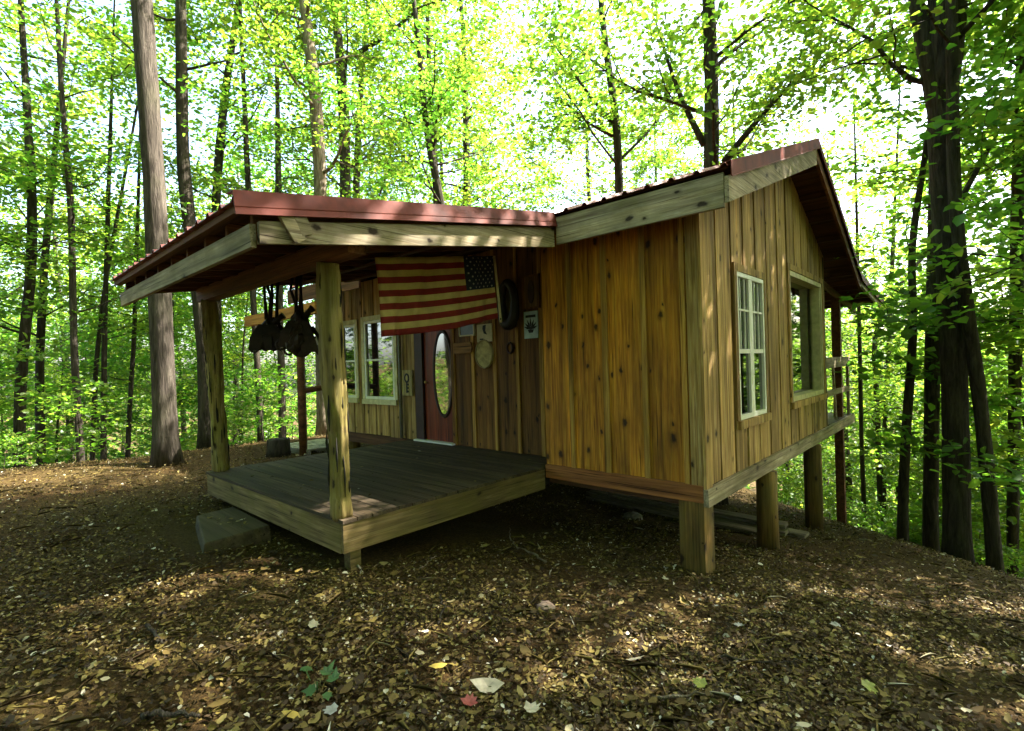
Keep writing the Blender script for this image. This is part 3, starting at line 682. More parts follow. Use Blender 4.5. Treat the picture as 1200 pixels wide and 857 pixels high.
# ------------------------------------------------------------------ saddles slung under the porch
def saddle(px, row, d, w_, h_, seed, mat, label):
    t = at_depth(px, row, d); b = t-np.array([0, 0, h_]); rng = np.random.default_rng(seed)
    r = empty('hanging_saddle', tuple(b), label, 'saddle', 'saddles hanging under the porch roof')
    up = np.array([0, 0, 1.0]); zt = PZ(t[1])-.08
    nz, na = 16, 26; V = []; prof = np.interp(np.linspace(0, 1, nz), [0, .1, .3, .6, .85, 1], [.35, .8, 1.0, .72, .5, .2])
    for i in range(nz):
        for j in range(na):
            a = 2*math.pi*j/na; q = prof[i]*w_/2*(1+.18*math.sin(a*2+seed)+.12*math.sin(a*5+i*.8+seed)+rng.normal(0, .07))
            V.append(tuple(b+_r*q*math.cos(a)+np.array([_f[0], _f[1], 0])*q*.6*math.sin(a)+up*(h_*i/(nz-1)+(.05*math.sin(a*3+seed)+rng.normal(0, .015))*(1-i/nz))))
    Fc = [(i*na+j, i*na+(j+1) % na, (i+1)*na+(j+1) % na, (i+1)*na+j) for i in range(nz-1) for j in range(na)]+[tuple(reversed(range(na))), tuple(range((nz-1)*na, nz*na))]
    mesh_obj('skirt', V, Fc, mat, r)
    for k in range(5):                                   # fender flaps hanging round it
        s_ = -1+2*k/4; p0 = b+up*h_*.75+_r*s_*w_*.22-_f*.06; L = rng.uniform(.45, .9)*h_
        p1 = p0-up*L+_r*s_*w_*.30; wd = rng.uniform(.05, .10)
        pts = []
        for e in (0, .016):
            for (p, ww) in ((p0, wd*.5), ((p0+p1)/2-_f*.03, wd), (p1, wd*.8)): pts += [p-_r*ww-_f*e, p+_r*ww-_f*e]
        mesh_obj('fender', pts, [(0, 1, 3, 2), (2, 3, 5, 4), (7, 6, 8, 9), (9, 8, 10, 11), (0, 2, 8, 6), (2, 4, 10, 8), (1, 7, 9, 3), (3, 9, 11, 5), (4, 5, 11, 10), (0, 6, 7, 1)], mat, r)
    for s_ in (-1, 1):
        p0 = b+up*h_*.6+_r*s_*w_*.36; p1 = b+up*h_*rng.uniform(.05, .3)+_r*s_*w_*.62
        tube('stirrup_strap', [p0, (p0+p1)/2+_r*s_*.03, p1], [.03, .022, .02], 7, MAT['leather'], r)
        lp = [p1+_r*(.055*math.cos(q))+up*(-.05+.06*math.sin(q)) for q in np.linspace(math.pi/2, 2.5*math.pi, 13)]
        tube('stirrup', lp, [.016]*13, 6, MAT['leather_brown'], r)
    tube('horn', [b+up*h_*.8+_r*.05, b+up*h_*.98+_r*.12, b+up*h_*1.06+_r*.17], [.05, .032, .048], 9, MAT['leather'], r)
    for k in range(4):
        o_ = _r*rng.uniform(-.16, .16); q = b+up*h_*.93+o_*.6; e = np.array([q[0], q[1], zt])+_r*rng.uniform(-.07, .07)
        tube('hanging_strap', [q, (q+e)/2+_r*rng.normal(0, .04), e], [.026, .018, .022], 6, MAT['leather'], r)
saddle(317, 372, 6.6, .36, .40, 1, MAT['leather'], 'left black leather bundle hanging under the porch roof')
saddle(351, 364, 6.3, .40, .52, 5, MAT['leather_brown'], 'right dark brown leather bundle hanging under the porch roof')

# ------------------------------------------------------------------ things on the ground
z = gz(-3.7, -3.05)
SB = np.array([(-4.27, -3.16, z-.06), (-3.20, -3.40, z-.08), (-3.26, -2.76, z-.06), (-4.32, -2.75, z-.06), (-4.25, -3.14, -.265), (-3.22, -3.37, -.28), (-3.28, -2.77, -.275), (-4.30, -2.76, -.26)])
o = hexa('step_block', SB, MAT['stone'])
bv = o.modifiers.new('b', 'BEVEL'); bv.width = .014; bv.segments = 2
tag(o, 'mossy rectangular step block on the leaves beside the porch', 'step')
gx, gy, g_ = ground_hit(327, 533)
tube('stump', [(gx, gy, g_-.04), (gx, gy, g_+.1), (gx, gy, g_+.30), (gx, gy, g_+.31)], [.23, .215, .21, .20], 18, MAT['bark_dark'], None, .1, 5)
tag(bpy.context.scene.objects['stump'], 'short dark sawn stump behind the porch corner', 'stump')
gx, gy, g_ = ground_hit(368, 528)
r = empty('pallet', (gx, gy, g_), 'weathered grey wooden pallet lying beyond the stump', 'pallet')
for k in range(3): box('bearer', (gx-.6, gy-.45+k*.42, g_+.0), (gx+.6, gy-.36+k*.42, g_+.11), MAT['pallet'], r)
for k in range(7): box('slat', (gx-.62+k*.18, gy-.48, g_+.112), (gx-.62+k*.18+.14, gy+.52, g_+.134), MAT['pallet'], r, .002)
for k, (x0, x1, y, zz, sk, lb) in enumerate(((-3.2, -.25, 2.75, .02, .05, 'long grey plank on the ground under the cabin, nearest of the pile'), (-3.4, -.08, 3.05, .05, .02, 'middle grey plank of the pile under the cabin'), (-2.6, .12, 3.5, .02, -.05, 'farthest grey plank of the pile under the cabin'), (-2.9, -.1, 3.0, .14, .06, 'top grey plank lying across the pile under the cabin'))):
    za, zb = gz(x0, y), gz(x1, y+sk*3)
    tag(bar('lumber_plank', (x0, y, za+zz+.02), (x1, y+sk*3, zb+zz+.02), .22, .05, MAT['plank']), lb, 'plank', 'planks piled under the cabin')
def rock(px, py, s, label, mat, flat=.5):
    gx, gy, g_ = ground_hit(px, py); rng = np.random.default_rng(px)
    V, Fc = [], []; nl, na = 6, 10
    for i in range(nl):
        ph = math.pi*i/(nl-1)-math.pi/2
        for j in range(na):
            a = 2*math.pi*j/na; q = s*(1+rng.normal(0, .09)); V.append((gx+q*math.cos(ph)*math.cos(a)*1.3, gy+q*math.cos(ph)*math.sin(a), g_+flat*s*.5+q*flat*math.sin(ph)))
    Fc = [(i*na+j, i*na+(j+1) % na, (i+1)*na+(j+1) % na, (i+1)*na+j) for i in range(nl-1) for j in range(na)]
    tag(mesh_obj('rock', V, Fc, mat), label, 'rock')
st = plain('field_stone', (.16, .14, .10), .9, 0, .25, 12)
rock(742, 608, .13, 'grey stone in the shade under the cabin', st); rock(858, 618, .10, 'grey stone between the corner post and round pier', st)
rock(640, 714, .06, 'small pinkish stone near the pale sunlit patch', plain('pink_stone', (.30, .20, .15), .9))
# loose sticks
def stick(name, pts, r, label, grp='sticks on the leaf litter', mat='bark_pale'):
    P = []
    for (px, py) in pts:
        x, y, z = ground_hit(px, py); P.append((x, y, z+.02+r))
    P = np.array(P); k = np.linspace(0, len(P)-1, 14); Q = np.stack([np.interp(k, range(len(P)), P[:, i]) for i in range(3)], 1)
    Q += np.random.default_rng(int(pts[0][0])).normal(0, .006, Q.shape)
    tag(tube(name, Q, np.linspace(r, r*.5, 14), 6, MAT[mat]), label, 'stick', grp)
stick('stick', [(640, 662), (618, 650), (600, 641)], .012, 'forked pale stick lying in front of the porch deck')
stick('stick', [(606, 647), (598, 633), (597, 622)], .008, 'thin pale twig crossing the forked stick by the deck')
stick('stick', [(492, 671), (505, 660), (512, 655)], .008, 'short pale twig near the porch deck corner')
stick('stick', [(515, 735), (521, 715), (514, 700)], .008, 'curved brown twig left of the bare ground centre', mat='bark_dark')
stick('stick', [(770, 825), (820, 822), (880, 818)], .008, 'thin straight twig right of the big pale leaf')
stick('stick', [(840, 775), (900, 783), (940, 781)], .008, 'long thin twig on the leaves at right', mat='bark_dark')
stick('stick', [(170, 740), (186, 755), (190, 760)], .012, 'broken twig on dark litter at left', mat='bark_grey')
stick('stick', [(165, 850), (200, 846), (235, 851)], .016, 'thick grey stick at the bottom left', mat='bark_grey')
stick('stick', [(1100, 640), (1125, 655), (1140, 662)], .02, 'grey stick at the foot of the big right trunk', mat='bark_grey')

# ------------------------------------------------------------------ leaves: geometry builders
def lobed(kind):
    if kind == 0: an = [-90, -60, -25, 0, 28, 55, 75, 90, 105, 125, 152, 180, 205, 240]; ra = [.4, .6, .62, .9, .62, .88, .68, 1.0, .68, .88, .62, .9, .62, .6]
    elif kind == 1: an = [-90, -55, -20, 10, 35, 60, 90, 120, 145, 170, 200, 235]; ra = [.6, .5, .62, .45, .7, .55, 1.2, .55, .7, .45, .62, .5]
    else: an = [-90, -40, 0, 40, 90, 140, 180, 220]; ra = [1., .62, .5, .62, 1.1, .6, .5, .62]
    a = np.radians(an); return np.stack([np.cos(a)*ra, np.sin(a)*ra], 1)*.5
def frames(n, rng, tilt):
    az = rng.uniform(0, 2*np.pi, n); ti = np.abs(rng.normal(0, tilt, n)); ta = rng.uniform(0, 2*np.pi, n)
    nr = np.stack([np.sin(ti)*np.cos(ta), np.sin(ti)*np.sin(ta), np.cos(ti)], 1)
    d = np.stack([np.cos(az), np.sin(az), np.zeros(n)], 1); d -= nr*(d*nr).sum(1)[:, None]; d /= np.linalg.norm(d, axis=1)[:, None]
    return d, np.cross(nr, d), nr
def big_mesh(name, V, tris):
    me = bpy.data.meshes.new(name); n, k = len(V), len(tris)
    me.vertices.add(n); me.vertices.foreach_set('co', np.ascontiguousarray(V, np.float32).ravel())
    me.loops.add(3*k); me.loops.foreach_set('vertex_index', np.ascontiguousarray(tris, np.int32).ravel())
    me.polygons.add(k); me.polygons.foreach_set('loop_start', np.arange(0, 3*k, 3, dtype=np.int32))
    me.update(calc_edges=True); return me
def diamond_leaves(pos, size, rng, tilt=.6, wid=.34, fold=.12):
    n = len(pos); d, s, nr = frames(n, rng, tilt); L = size[:, None]; w1 = wid*rng.uniform(.75, 1.2, n)[:, None]; w2 = wid*rng.uniform(.5, .95, n)[:, None]
    sk = rng.uniform(-.12, .12, n)[:, None]
    b = pos-d*L*.5; tp = pos+d*L*.5-nr*L*.10+s*L*sk
    a1 = pos+s*L*w1+nr*L*fold-d*L*.18; a2 = pos-s*L*w1+nr*L*fold-d*L*.18
    c1 = pos+s*L*w2+nr*L*fold*.7+d*L*.20; c2 = pos-s*L*w2+nr*L*fold*.7+d*L*.20
    V = np.stack([b, a1, c1, tp, c2, a2], 1).reshape(-1, 3); i = np.arange(n)*6
    T = np.stack([np.stack([i+p, i+q, i+r], 1) for p, q, r in ((0, 1, 2), (0, 2, 3), (0, 3, 4), (0, 4, 5))], 1).reshape(-1, 3)
    return V, T
def lobed_leaves(pos, size, rng, kind, tilt=.35, curl=.25):
    sh = lobed(kind); m = len(sh); n = len(pos); d, s, nr = frames(n, rng, tilt)
    r2 = (sh**2).sum(1); cu = rng.uniform(-.3, 1, n)*curl
    P = pos[:, None]+size[:, None, None]*(sh[None, :, 1:2]*d[:, None]+sh[None, :, 0:1]*s[:, None]+(cu[:, None]*r2[None]*2)[..., None]*nr[:, None])
    V = np.concatenate([pos[:, None], P], 1).reshape(-1, 3); i = np.arange(n)*(m+1)
    k = np.arange(m); tri = np.stack([np.zeros(m, int), k+1, (k+1) % m+1], 1)
    return V, (i[:, None, None]+tri[None]).reshape(-1, 3)

# leaf litter: uncountable
rng = np.random.default_rng(11)
def litter_points(n, d0, d1, pw_, half):
    u = rng.uniform(0, 1, n); d = d0*(d1/d0)**(u**pw_); a = rng.uniform(-half, half, n)
    dirs = np.cos(a)[:, None]*_f[None, :2]+np.sin(a)[:, None]*_r[None, :2]
    p = CAM[None, :2]+dirs*d[:, None]
    inside = (p[:, 0] > DX0-.05) & (p[:, 0] < DX1-.1) & (p[:, 1] > DY0+.1) & (p[:, 1] < .4)
    st_ = (p[:, 0] > -4.3) & (p[:, 0] < -3.2) & (p[:, 1] > -3.5) & (p[:, 1] < -2.75)
    return p[~inside & ~st_]
Vs, Ts, off = [], [], 0
def add(V, T):
    global off
    Vs.append(V); Ts.append(T+off); off += len(V)
p = litter_points(210000, 1.4, 15, .62, rad(58))
dn = vnoise(p[:, 0]*.9, p[:, 1]*.9, 21); dn2 = vnoise(p[:, 0]*2.3+9, p[:, 1]*2.3, 22); p = p[rng.uniform(0, 1, len(p)) < .12+1.5*(dn*.6+dn2*.4)**1.6]
q = np.column_stack([p, ground(p[:, 0], p[:, 1])+rng.uniform(.0, .028, len(p))])
add(*diamond_leaves(q, rng.gamma(5, .0038, len(q))+.005, rng, .6, .33, .14))
for kind, n in ((0, 1000), (1, 1500), (2, 6000)):
    p = litter_points(n, 1.5, 13, .75, rad(56)); q = np.column_stack([p, ground(p[:, 0], p[:, 1])+rng.uniform(.012, .035, len(p))])
    add(*lobed_leaves(q, rng.gamma(6, .0070, len(q)), rng, kind, .32, .35))
p = litter_points(1800, 1.5, 12, .8, rad(56)); q = np.column_stack([p, ground(p[:, 0], p[:, 1])+rng.uniform(.015, .04, len(p))])
add(*diamond_leaves(q, rng.uniform(.06, .24, len(q)), rng, .12, .022, .02))
pd = np.column_stack([rng.uniform(DX0+.1, DX1-.05, 110), rng.uniform(DY0+.05, .35, 110), rng.uniform(.006, .012, 110)])
pd = np.concatenate([pd, np.column_stack([rng.uniform(-4.15, -3.35, 26), rng.uniform(-3.1, -2.85, 26), np.full(26, -.258)])])
add(*diamond_leaves(pd, rng.uniform(.02, .06, len(pd)), rng, .15, .33, .06))
me = big_mesh('leaf_litter', np.concatenate(Vs), np.concatenate(Ts)); me.materials.append(MAT['litter'])
o = bpy.data.objects.new('leaf_litter', me); link(o); tag(o, 'brown and tan fallen leaves covering the ground', 'leaf litter', kind='stuff')
# single leaves one can pick out
LC = dict(pale=(.33, .29, .20), yellow=(.33, .24, .04), red=(.20, .04, .025), green=(.035, .085, .015), lime=(.20, .22, .03), grey=(.24, .24, .21))
LM = {k: plain(k+'_leaf', v, .6, 0, .15, 20) for k, v in LC.items()}
for px, py, s, kd, col, lb in ((741, 781, .20, 1, 'pale', 'large pale leaf lying flat at the lower centre'), (622, 842, .13, 0, 'pale', 'pale lobed leaf at the bottom edge near the centre'), (514, 790, .12, 2, 'yellow', 'bright yellow leaf on the litter below the porch'), (572, 814, .20, 2, 'pale', 'long curled pale yellow leaf at the bottom'),
        (550, 832, .12, 0, 'red', 'red maple leaf among pale leaves at the bottom'), (822, 811, .12, 0, 'lime', 'lime yellow maple leaf at lower right of centre'), (1017, 811, .14, 0, 'lime', 'yellow green leaf in the lower right corner area'), (980, 738, .12, 1, 'grey', 'grey leaf right of the large sunlit patch'),
        (366, 739, .11, 0, 'pale', 'pale leaf left of the central sunlit patch'), (342, 848, .11, 2, 'yellow', 'olive yellow leaf at the bottom below the green sprig'), (780, 683, .13, 1, 'pale', 'pale leaf beside the corner post of the cabin'), (866, 740, .11, 0, 'grey', 'pale grey leaf at right centre below the sun patch'), (390, 842, .11, 0, 'grey', 'grey leaf at the bottom beside the green sprig')):
    x, y, z = ground_hit(px, py); V, T = lobed_leaves(np.array([[x, y, z+.035]]), np.array([s*.85]), np.random.default_rng(px), kd, .25, .4)
    tag(mesh_obj('fallen_leaf', V, T, LM[col]), lb, 'leaf')
gx, gy, g_ = ground_hit(372, 815)
r = empty('seedling', (gx, gy, g_), 'low green seedling with lobed leaves growing in the litter', 'plant')
tube('stem', [(gx, gy, g_-.01), (gx, gy, g_+.06)], [.006, .004], 6, LM['green'], r)
for k, (dx, dy, dz, s) in enumerate(((-.02, .06, .07, .15), (.07, .05, .08, .15), (.04, -.05, .06, .13), (-.10, .0, .05, .13), (.12, -.01, .05, .11), (-.19, .03, .04, .13))):
    V, T = lobed_leaves(np.array([[gx+dx, gy+dy, g_+dz]]), np.array([s*.75]), np.random.default_rng(60+k), 1, .5, .4); mesh_obj('leaf', V, T, LM['green'], r)

# ------------------------------------------------------------------ trees
class Tree:
    def __init__(s, seed): s.V, s.F, s.n, s.L, s.r = [], [], 0, [], np.random.default_rng(seed)
    def tube(s, path, radii, sides, ridge=0, seed=0):
        v, f = tube_geo(path, radii, sides, ridge, seed); s.V.append(v); s.F += [tuple(i+s.n for i in q) for q in f]; s.n += len(v)
    def limb(s, p, d, L, r, level, up, dens, spread=.24):
        g = s.r; n = 7 if level == 0 else 5; P = [np.array(p, float)]; d = np.array(d, float)/np.linalg.norm(d)
        for i in range(n-1):
            P.append(P[-1]+d*L/(n-1)); d = d+np.array([0, 0, up])/(n-1)+g.normal(0, .13, 3); d /= np.linalg.norm(d)
        P = np.array(P); s.tube(P, np.linspace(r, max(r*.22, .004), n), 6 if level == 0 else 4)
        if level < 1:
            m = max(3, int(L*2.3))
            for t in np.linspace(.25, 1, m):
                k = t*(n-1); i = min(int(k), n-2); q = P[i]+(P[i+1]-P[i])*(k-i); b = P[i+1]-P[i]; b /= np.linalg.norm(b)
                a = g.uniform(.5, 1.2)*g.choice([-1, 1]); c = np.array([b[0]*math.cos(a)-b[1]*math.sin(a), b[0]*math.sin(a)+b[1]*math.cos(a), g.normal(.05, .22)])
                s.limb(q, c, L*(.62-.30*t)*g.uniform(.7, 1.2)+.25, r*.4, level+1, .12, dens, spread)
        if level >= 1:
            m = max(4, int(L*dens)); t = g.uniform(.1, 1.05, m)*(n-1); i = np.minimum(t.astype(int), n-2)
            q = P[i]+(P[i+1]-P[i])*(t-i)[:, None]
            s.L.append(q+g.normal(0, 1, (m, 3))*np.array([spread, spread, spread*.42]))
    def build(s, mat, leafm, lsize, base, name='trunk', wid=.36):
        base = np.array(base); V = np.concatenate(s.V)-base
        me = bpy.data.meshes.new('trunk'); me.from_pydata(V.tolist(), [], s.F); me.materials.append(mat)
        me.polygons.foreach_set('use_smooth', np.ones(len(me.polygons), bool))
        P = np.concatenate(s.L)-base; V2, T2 = diamond_leaves(P, lsize*s.r.uniform(.65, 1.3, len(P)), s.r, .62, wid)
        m2 = big_mesh('crown', V2, T2); m2.materials.append(leafm); return me, m2
def proto(seed, H, r0, clear, R, nl, dens, lsize, mat, leafm, wob=.25, up=.5, spread=.26):
    t = Tree(seed); g = t.r; n = 14; hs = np.linspace(0, 1, n)
    ph = g.uniform(0, 6, 4); path = np.stack([wob*(np.sin(hs*3+ph[0])-np.sin(ph[0]))+.4*wob*np.sin(hs*7+ph[1])*hs, wob*(np.sin(hs*2.6+ph[2])-np.sin(ph[2]))+.4*wob*np.sin(hs*8+ph[3])*hs, hs*H-.15*(hs == 0)], 1)
    rr = r0*(1-.82*hs)+r0*.35*np.exp(-hs*H*2.2); t.tube(path, rr, 10, .12, seed)
    for k in range(nl):
        h = clear+(1-clear)*((k+g.uniform(0, .8))/nl)**.9; h = min(h, .98); i = min(int(h*(n-1)), n-2)
        q = path[i]+(path[i+1]-path[i])*(h*(n-1)-i); az = k*2.4+g.uniform(-.5, .5)
        prof = math.sin(math.pi*min(1, .22+.78*(h-clear)/(1-clear)))**.7
        el = g.uniform(.05, .45)+.5*(h-clear)
        t.limb(q, (math.cos(az)*math.cos(el), math.sin(az)*math.cos(el), math.sin(el)), R*(.35+.65*prof)*g.uniform(.75, 1.2), r0*(1-.82*h)*.26, 0, up, dens, spread)
    return t.build(mat, leafm, lsize, (0, 0, 0))
TALL = [proto(100+i, 17+i % 3*1.5, .19+.03*(i % 3), .30+.05*(i % 2), 3.8, 22, 40, .15, MAT['bark_dark' if i % 3 else 'bark_grey'], MAT['leaf' if i % 4 else 'leaf_dark']) for i in range(5)]
DENSE = [proto(150+i, 15.5, .2, .34, 3.9, 22, 52, .16, MAT['bark_dark'], MAT['leaf']) for i in range(2)]  # thicker crowns for the unseen trees that shade the clearing
HIGH = proto(171, 18.5, .2, .56, 4.2, 20, 50, .16, MAT['bark_dark'], MAT['leaf'])  # crown raised above the view, shaped to shade the foreground
UNDER = [proto(200+i, 6.5+i % 3*1.3, .055, .16, 2.3, 18, 56, .125, MAT['bark_dark'], MAT['leaf' if i != 4 else 'leaf_dark'], .22, .35, .20) for i in range(6)]
BUSH = [proto(300+i, 1.9, .02, .08, 1.0, 11, 40, .14, MAT['bark_dark'], MAT['leaf'], .08, .5, .15) for i in range(3)]
NTRI = sum(len(a.polygons)*2+len(b.polygons) for a, b in TALL+UNDER+BUSH)
def plant(name, pr, x, y, sc, rz, label, cat, group, sxy=None):
    e = empty(name, (x, y, gz(x, y)), label, cat, group); e.scale = (sxy or sc, sxy or sc, sc); e.rotation_euler = (0, 0, rz)
    for nm, me in zip(('trunk', 'crown'), pr):
        o = bpy.data.objects.new(nm, me); COL.objects.link(o); o.parent = e
    PLANTS.append((e, name, x, y)); return e
PLANTS = []
def col_pos(px, dist):
    d = ray(px, 430); d = d[:2]/np.linalg.norm(d[:2]); return CAM[0]+d[0]*dist, CAM[1]+d[1]*dist
# trees one can single out: path in the picture, depth along the view axis, trunk width
OCC = []
def key_tree(pts, depth, w0, w1, label, mat='bark_dark', top=15, limbs=(), leafm='leaf', nl=9, R=3.2, clear=.45, lsize=.125, dens=40, name='tree', seed=None, flare=.5):
    seed = seed or int(abs(pts[0][0]))+7; t = Tree(seed); g = t.r
    P = [at_depth(px, py, depth) for px, py in pts]
    b = P[0].copy(); zb = gz(b[0], b[1])
    if zb < b[2]-.02: P.insert(0, np.array([b[0], b[1], zb-.12]))
    else: P[0][2] = zb-.12
    d = P[-1]-P[-2]; d /= np.linalg.norm(d); d[2] = max(d[2], .8)
    if P[-1][2] < top: P.append(P[-1]+d/d[2]*(top-P[-1][2]))
    P = np.array(P); s = np.concatenate([[0], np.cumsum(np.linalg.norm(np.diff(P, axis=0), axis=1))])
    n = 30; k = np.linspace(0, s[-1], n); Q = np.stack([np.interp(k, s, P[:, i]) for i in range(3)], 1)
    for _ in range(2): Q[1:-1] = .25*Q[:-2]+.5*Q[1:-1]+.25*Q[2:]
    ra = np.interp(k, [0, s[-1]*.55, s[-1]], [w0, w1, w1*.35])*depth/F/2; ra *= math.cos(math.atan2(pts[0][0]-CX, F))*(1+flare*np.exp(-k*2.6))
    t.tube(Q, ra, 16, .14, seed)
    for lp, lw, ld in limbs:
        LP = np.array([at_depth(px, py, depth+dd) for (px, py, dd) in lp]); kk = np.linspace(0, len(LP)-1, 12)
        LQ = np.stack([np.interp(kk, range(len(LP)), LP[:, i]) for i in range(3)], 1)
        for _ in range(2): LQ[1:-1] = .25*LQ[:-2]+.5*LQ[1:-1]+.25*LQ[2:]
        t.tube(LQ, np.linspace(lw, lw*.3, 12)*depth/F/2, 8, .1, seed+1)
        if ld:
            for j in range(4, 12):
                for _ in range(2):
                    a = g.uniform(0, 6.28); t.limb(LQ[j], (math.cos(a), math.sin(a), g.normal(.1, .2)), g.uniform(.7, 1.5), .012, 1, .1, dens, .22)
    H = Q[-1][2]-Q[0][2]
    for i in range(nl):
        h = clear+(1-clear)*(i+g.uniform(0, .9))/nl; j = min(int(h*(n-1)), n-2); az = i*2.4+seed
        t.limb(Q[j], (math.cos(az), math.sin(az), g.uniform(.1, .6)), R*g.uniform(.6, 1.1), min(ra[j]*.3, .05), 0, .45, dens, .26)
    base = np.array([Q[0][0], Q[0][1], Q[0][2]+.12]); me, m2 = t.build(MAT[mat], MAT[leafm], lsize, base)
    e = empty(name, tuple(base), label, 'tree')
    for nm, m_ in (('trunk', me), ('crown', m2)):
        o = bpy.data.objects.new(nm, m_); COL.objects.link(o); o.parent = e
    OCC.append((base[0], base[1])); KEYS.append((pts[min(1, len(pts)-1)][0], label))
KEYS = []
key_tree([(195, 531), (190, 400), (180, 200), (166, 0)], 9.0, 29, 26, 'thick grey trunk rising behind the left end of the porch roof', 'bark_grey', 16, nl=12, clear=.6)
key_tree([(243, 527), (240, 400), (214, 200), (212, 0)], 12.0, 20, 14, 'dark straight trunk just left of the rear porch post', 'bark_dark', 17, nl=12, clear=.5)
key_tree([(256, 480), (252, 240), (262, 120), (280, 0)], 15.0, 12, 11, 'slim dark trunk leaning right above the porch roof corner', 'bark_dark', 16, nl=12, clear=.35, R=3.4)
key_tree([(378, 420), (376, 230), (370, 110), (356, 0)], 14.0, 17, 15, 'pale sunlit trunk rising behind the porch roof left half', 'bark_pale', 17, limbs=[([(372, 80, 0), (352, 40, .3), (336, -20, .6)], 5, 1), ([(370, 110, 0), (335, 85, .2), (305, 40, .4)], 4, 1)], nl=13, clear=.3)
key_tree([(408, 420), (405, 230), (403, 120), (392, 0)], 16.0, 14, 13, 'greyish trunk just right of the pale sunlit trunk', 'bark_grey', 18, limbs=[([(405, 70, 0), (450, 45, -.5), (490, 10, -1), (530, -5, -1)], 6, 1)], nl=13, clear=.3)
key_tree([(420, 420), (417, 230), (422, 110), (432, 0)], 17.5, 9, 8, 'thin trunk right of the greyish trunk behind the porch', 'bark_grey', 17, nl=10, clear=.3)
key_tree([(540, 420), (518, 240), (500, 160), (492, 60), (480, -40)], 13.0, 10, 8, 'dark slender crooked tree above the middle of the porch roof', 'bark_dark', 14, limbs=[([(508, 190, 0), (512, 130, 0), (520, 110, 0)], 4, 1)], nl=13, clear=.32, R=2.8)
key_tree([(728, 420), (726, 225), (722, 130), (708, 50), (702, -30)], 12.0, 12, 9, 'curving dark trunk above the joint of the two roofs', 'bark_dark', 15, limbs=[([(718, 145, 0), (685, 105, .2), (652, 55, .4), (640, 40, .4)], 5, 1), ([(718, 160, 0), (690, 145, -.2), (655, 113, -.4)], 4, 1), ([(724, 190, 0), (765, 150, .3), (790, 100, .6)], 4, 1)], nl=12, clear=.36)
key_tree([(834, 420), (833, 195), (835, 110), (830, 0)], 10.5, 22, 17, 'thick black trunk with spreading branches behind the main roof', 'bark_dark', 15, limbs=[([(825, 170, 0), (800, 120, .2), (785, 80, .4), (770, 30, .6)], 8, 1), ([(848, 190, .0), (880, 150, -.3), (915, 110, -.6), (950, 82, -.9)], 8, 1), ([(837, 80, 0), (870, 50, .5), (930, 15, 1.0)], 6, 1)], nl=10, clear=.38)
key_tree([(1121, 637), (1120, 480), (1113, 330), (1104, 160), (1103, 60)], 8.2, 32, 37, 'thickest dark trunk at right with forked top', 'bark_dark', 12, limbs=[([(1104, 130, 0), (1085, 50, .1), (1072, 0, .2), (1062, -80, .3)], 26, 0), ([(1104, 110, 0), (1116, 50, 0), (1124, 0, .0), (1134, -90, .1)], 30, 0), ([(1112, 260, 0), (1150, 190, .5), (1190, 120, 1)], 8, 1)], nl=9, clear=.55, flare=.4)
key_tree([(1166, 652), (1150, 480), (1129, 330), (1117, 230), (1116, 60)], 7.9, 20, 17, 'leaning dark trunk immediately right of the thickest trunk', 'bark_dark', 13, nl=9, clear=.55, flare=.3)
key_tree([(1090, 612), (1092, 480), (1094, 330), (1098, 150), (1100, 0)], 9.4, 20, 17, 'dark trunk immediately left of the thickest trunk', 'bark_dark', 15, nl=9, clear=.5, flare=.2)
key_tree([(1057, 612), (1062, 500), (1071, 380), (1067, 290), (1082, 195)], 9.4, 14, 9, 'slender curved dark tree between rear porch and big trunks', 'bark_dark', 9, nl=10, clear=.4, R=2.0, flare=.2)
key_tree([(1186, 645), (1190, 400), (1194, 200), (1202, 0)], 9.5, 14, 20, 'dark trunk at the right edge of the picture', 'bark_dark', 14, nl=9, clear=.4)
key_tree([(1028, 470), (1022, 385), (1048, 340), (1075, 310)], 15, 8, 6, 'thin bent tree crossing beyond the rear porch roof', 'bark_dark', 8, nl=8, clear=.3, R=2.2, flare=.1)
key_tree([(95, 541), (86, 400), (84, 250), (72, 110), (66, 0)], 12.5, 10, 8, 'slim straight trunk left of the thick grey trunk', 'bark_grey', 14, nl=12, clear=.3, R=2.6)
key_tree([(22, 545), (24, 440), (36, 330), (38, 240), (30, 100)], 13.0, 17, 12, 'dark leaning trunk near the left edge', 'bark_dark', 14, nl=12, clear=.3, R=3)
key_tree([(48, 545), (46, 430), (52, 310), (64, 180)], 15.0, 13, 9, 'second dark trunk from the left edge', 'bark_dark', 14, nl=12, clear=.3, R=3)
key_tree([(121, 540), (122, 420), (124, 330), (128, 200)], 14.0, 8, 6, 'thin dark trunk in the pair right of the slim straight trunk', 'bark_dark', 12, nl=11, clear=.3, R=2.4, flare=.2)
key_tree([(108, 541), (112, 430), (122, 340), (140, 240)], 14.6, 7, 5, 'thin leaning trunk in the pair right of the slim straight trunk', 'bark_dark', 12, nl=11, clear=.3, R=2.4, flare=.2)
key_tree([(149, 540), (153, 460), (157, 400), (160, 300)], 15.5, 7, 5, 'thin trunk just left of the thick grey trunk', 'bark_dark', 12, nl=11, clear=.25, R=2.4, flare=.2)
key_tree([(306, 520), (302, 430), (298, 380), (290, 200)], 13.5, 8, 7, 'thin dark trunk seen under the porch left of the hanging saddles', 'bark_dark', 13, nl=11, clear=.35, R=2.4, flare=.2)
key_tree([(331, 515), (330, 430), (328, 390), (326, 200)], 15.5, 9, 8, 'pale slim trunk seen under the porch below the saddles', 'bark_grey', 13, nl=11, clear=.3, R=2.4, flare=.2)
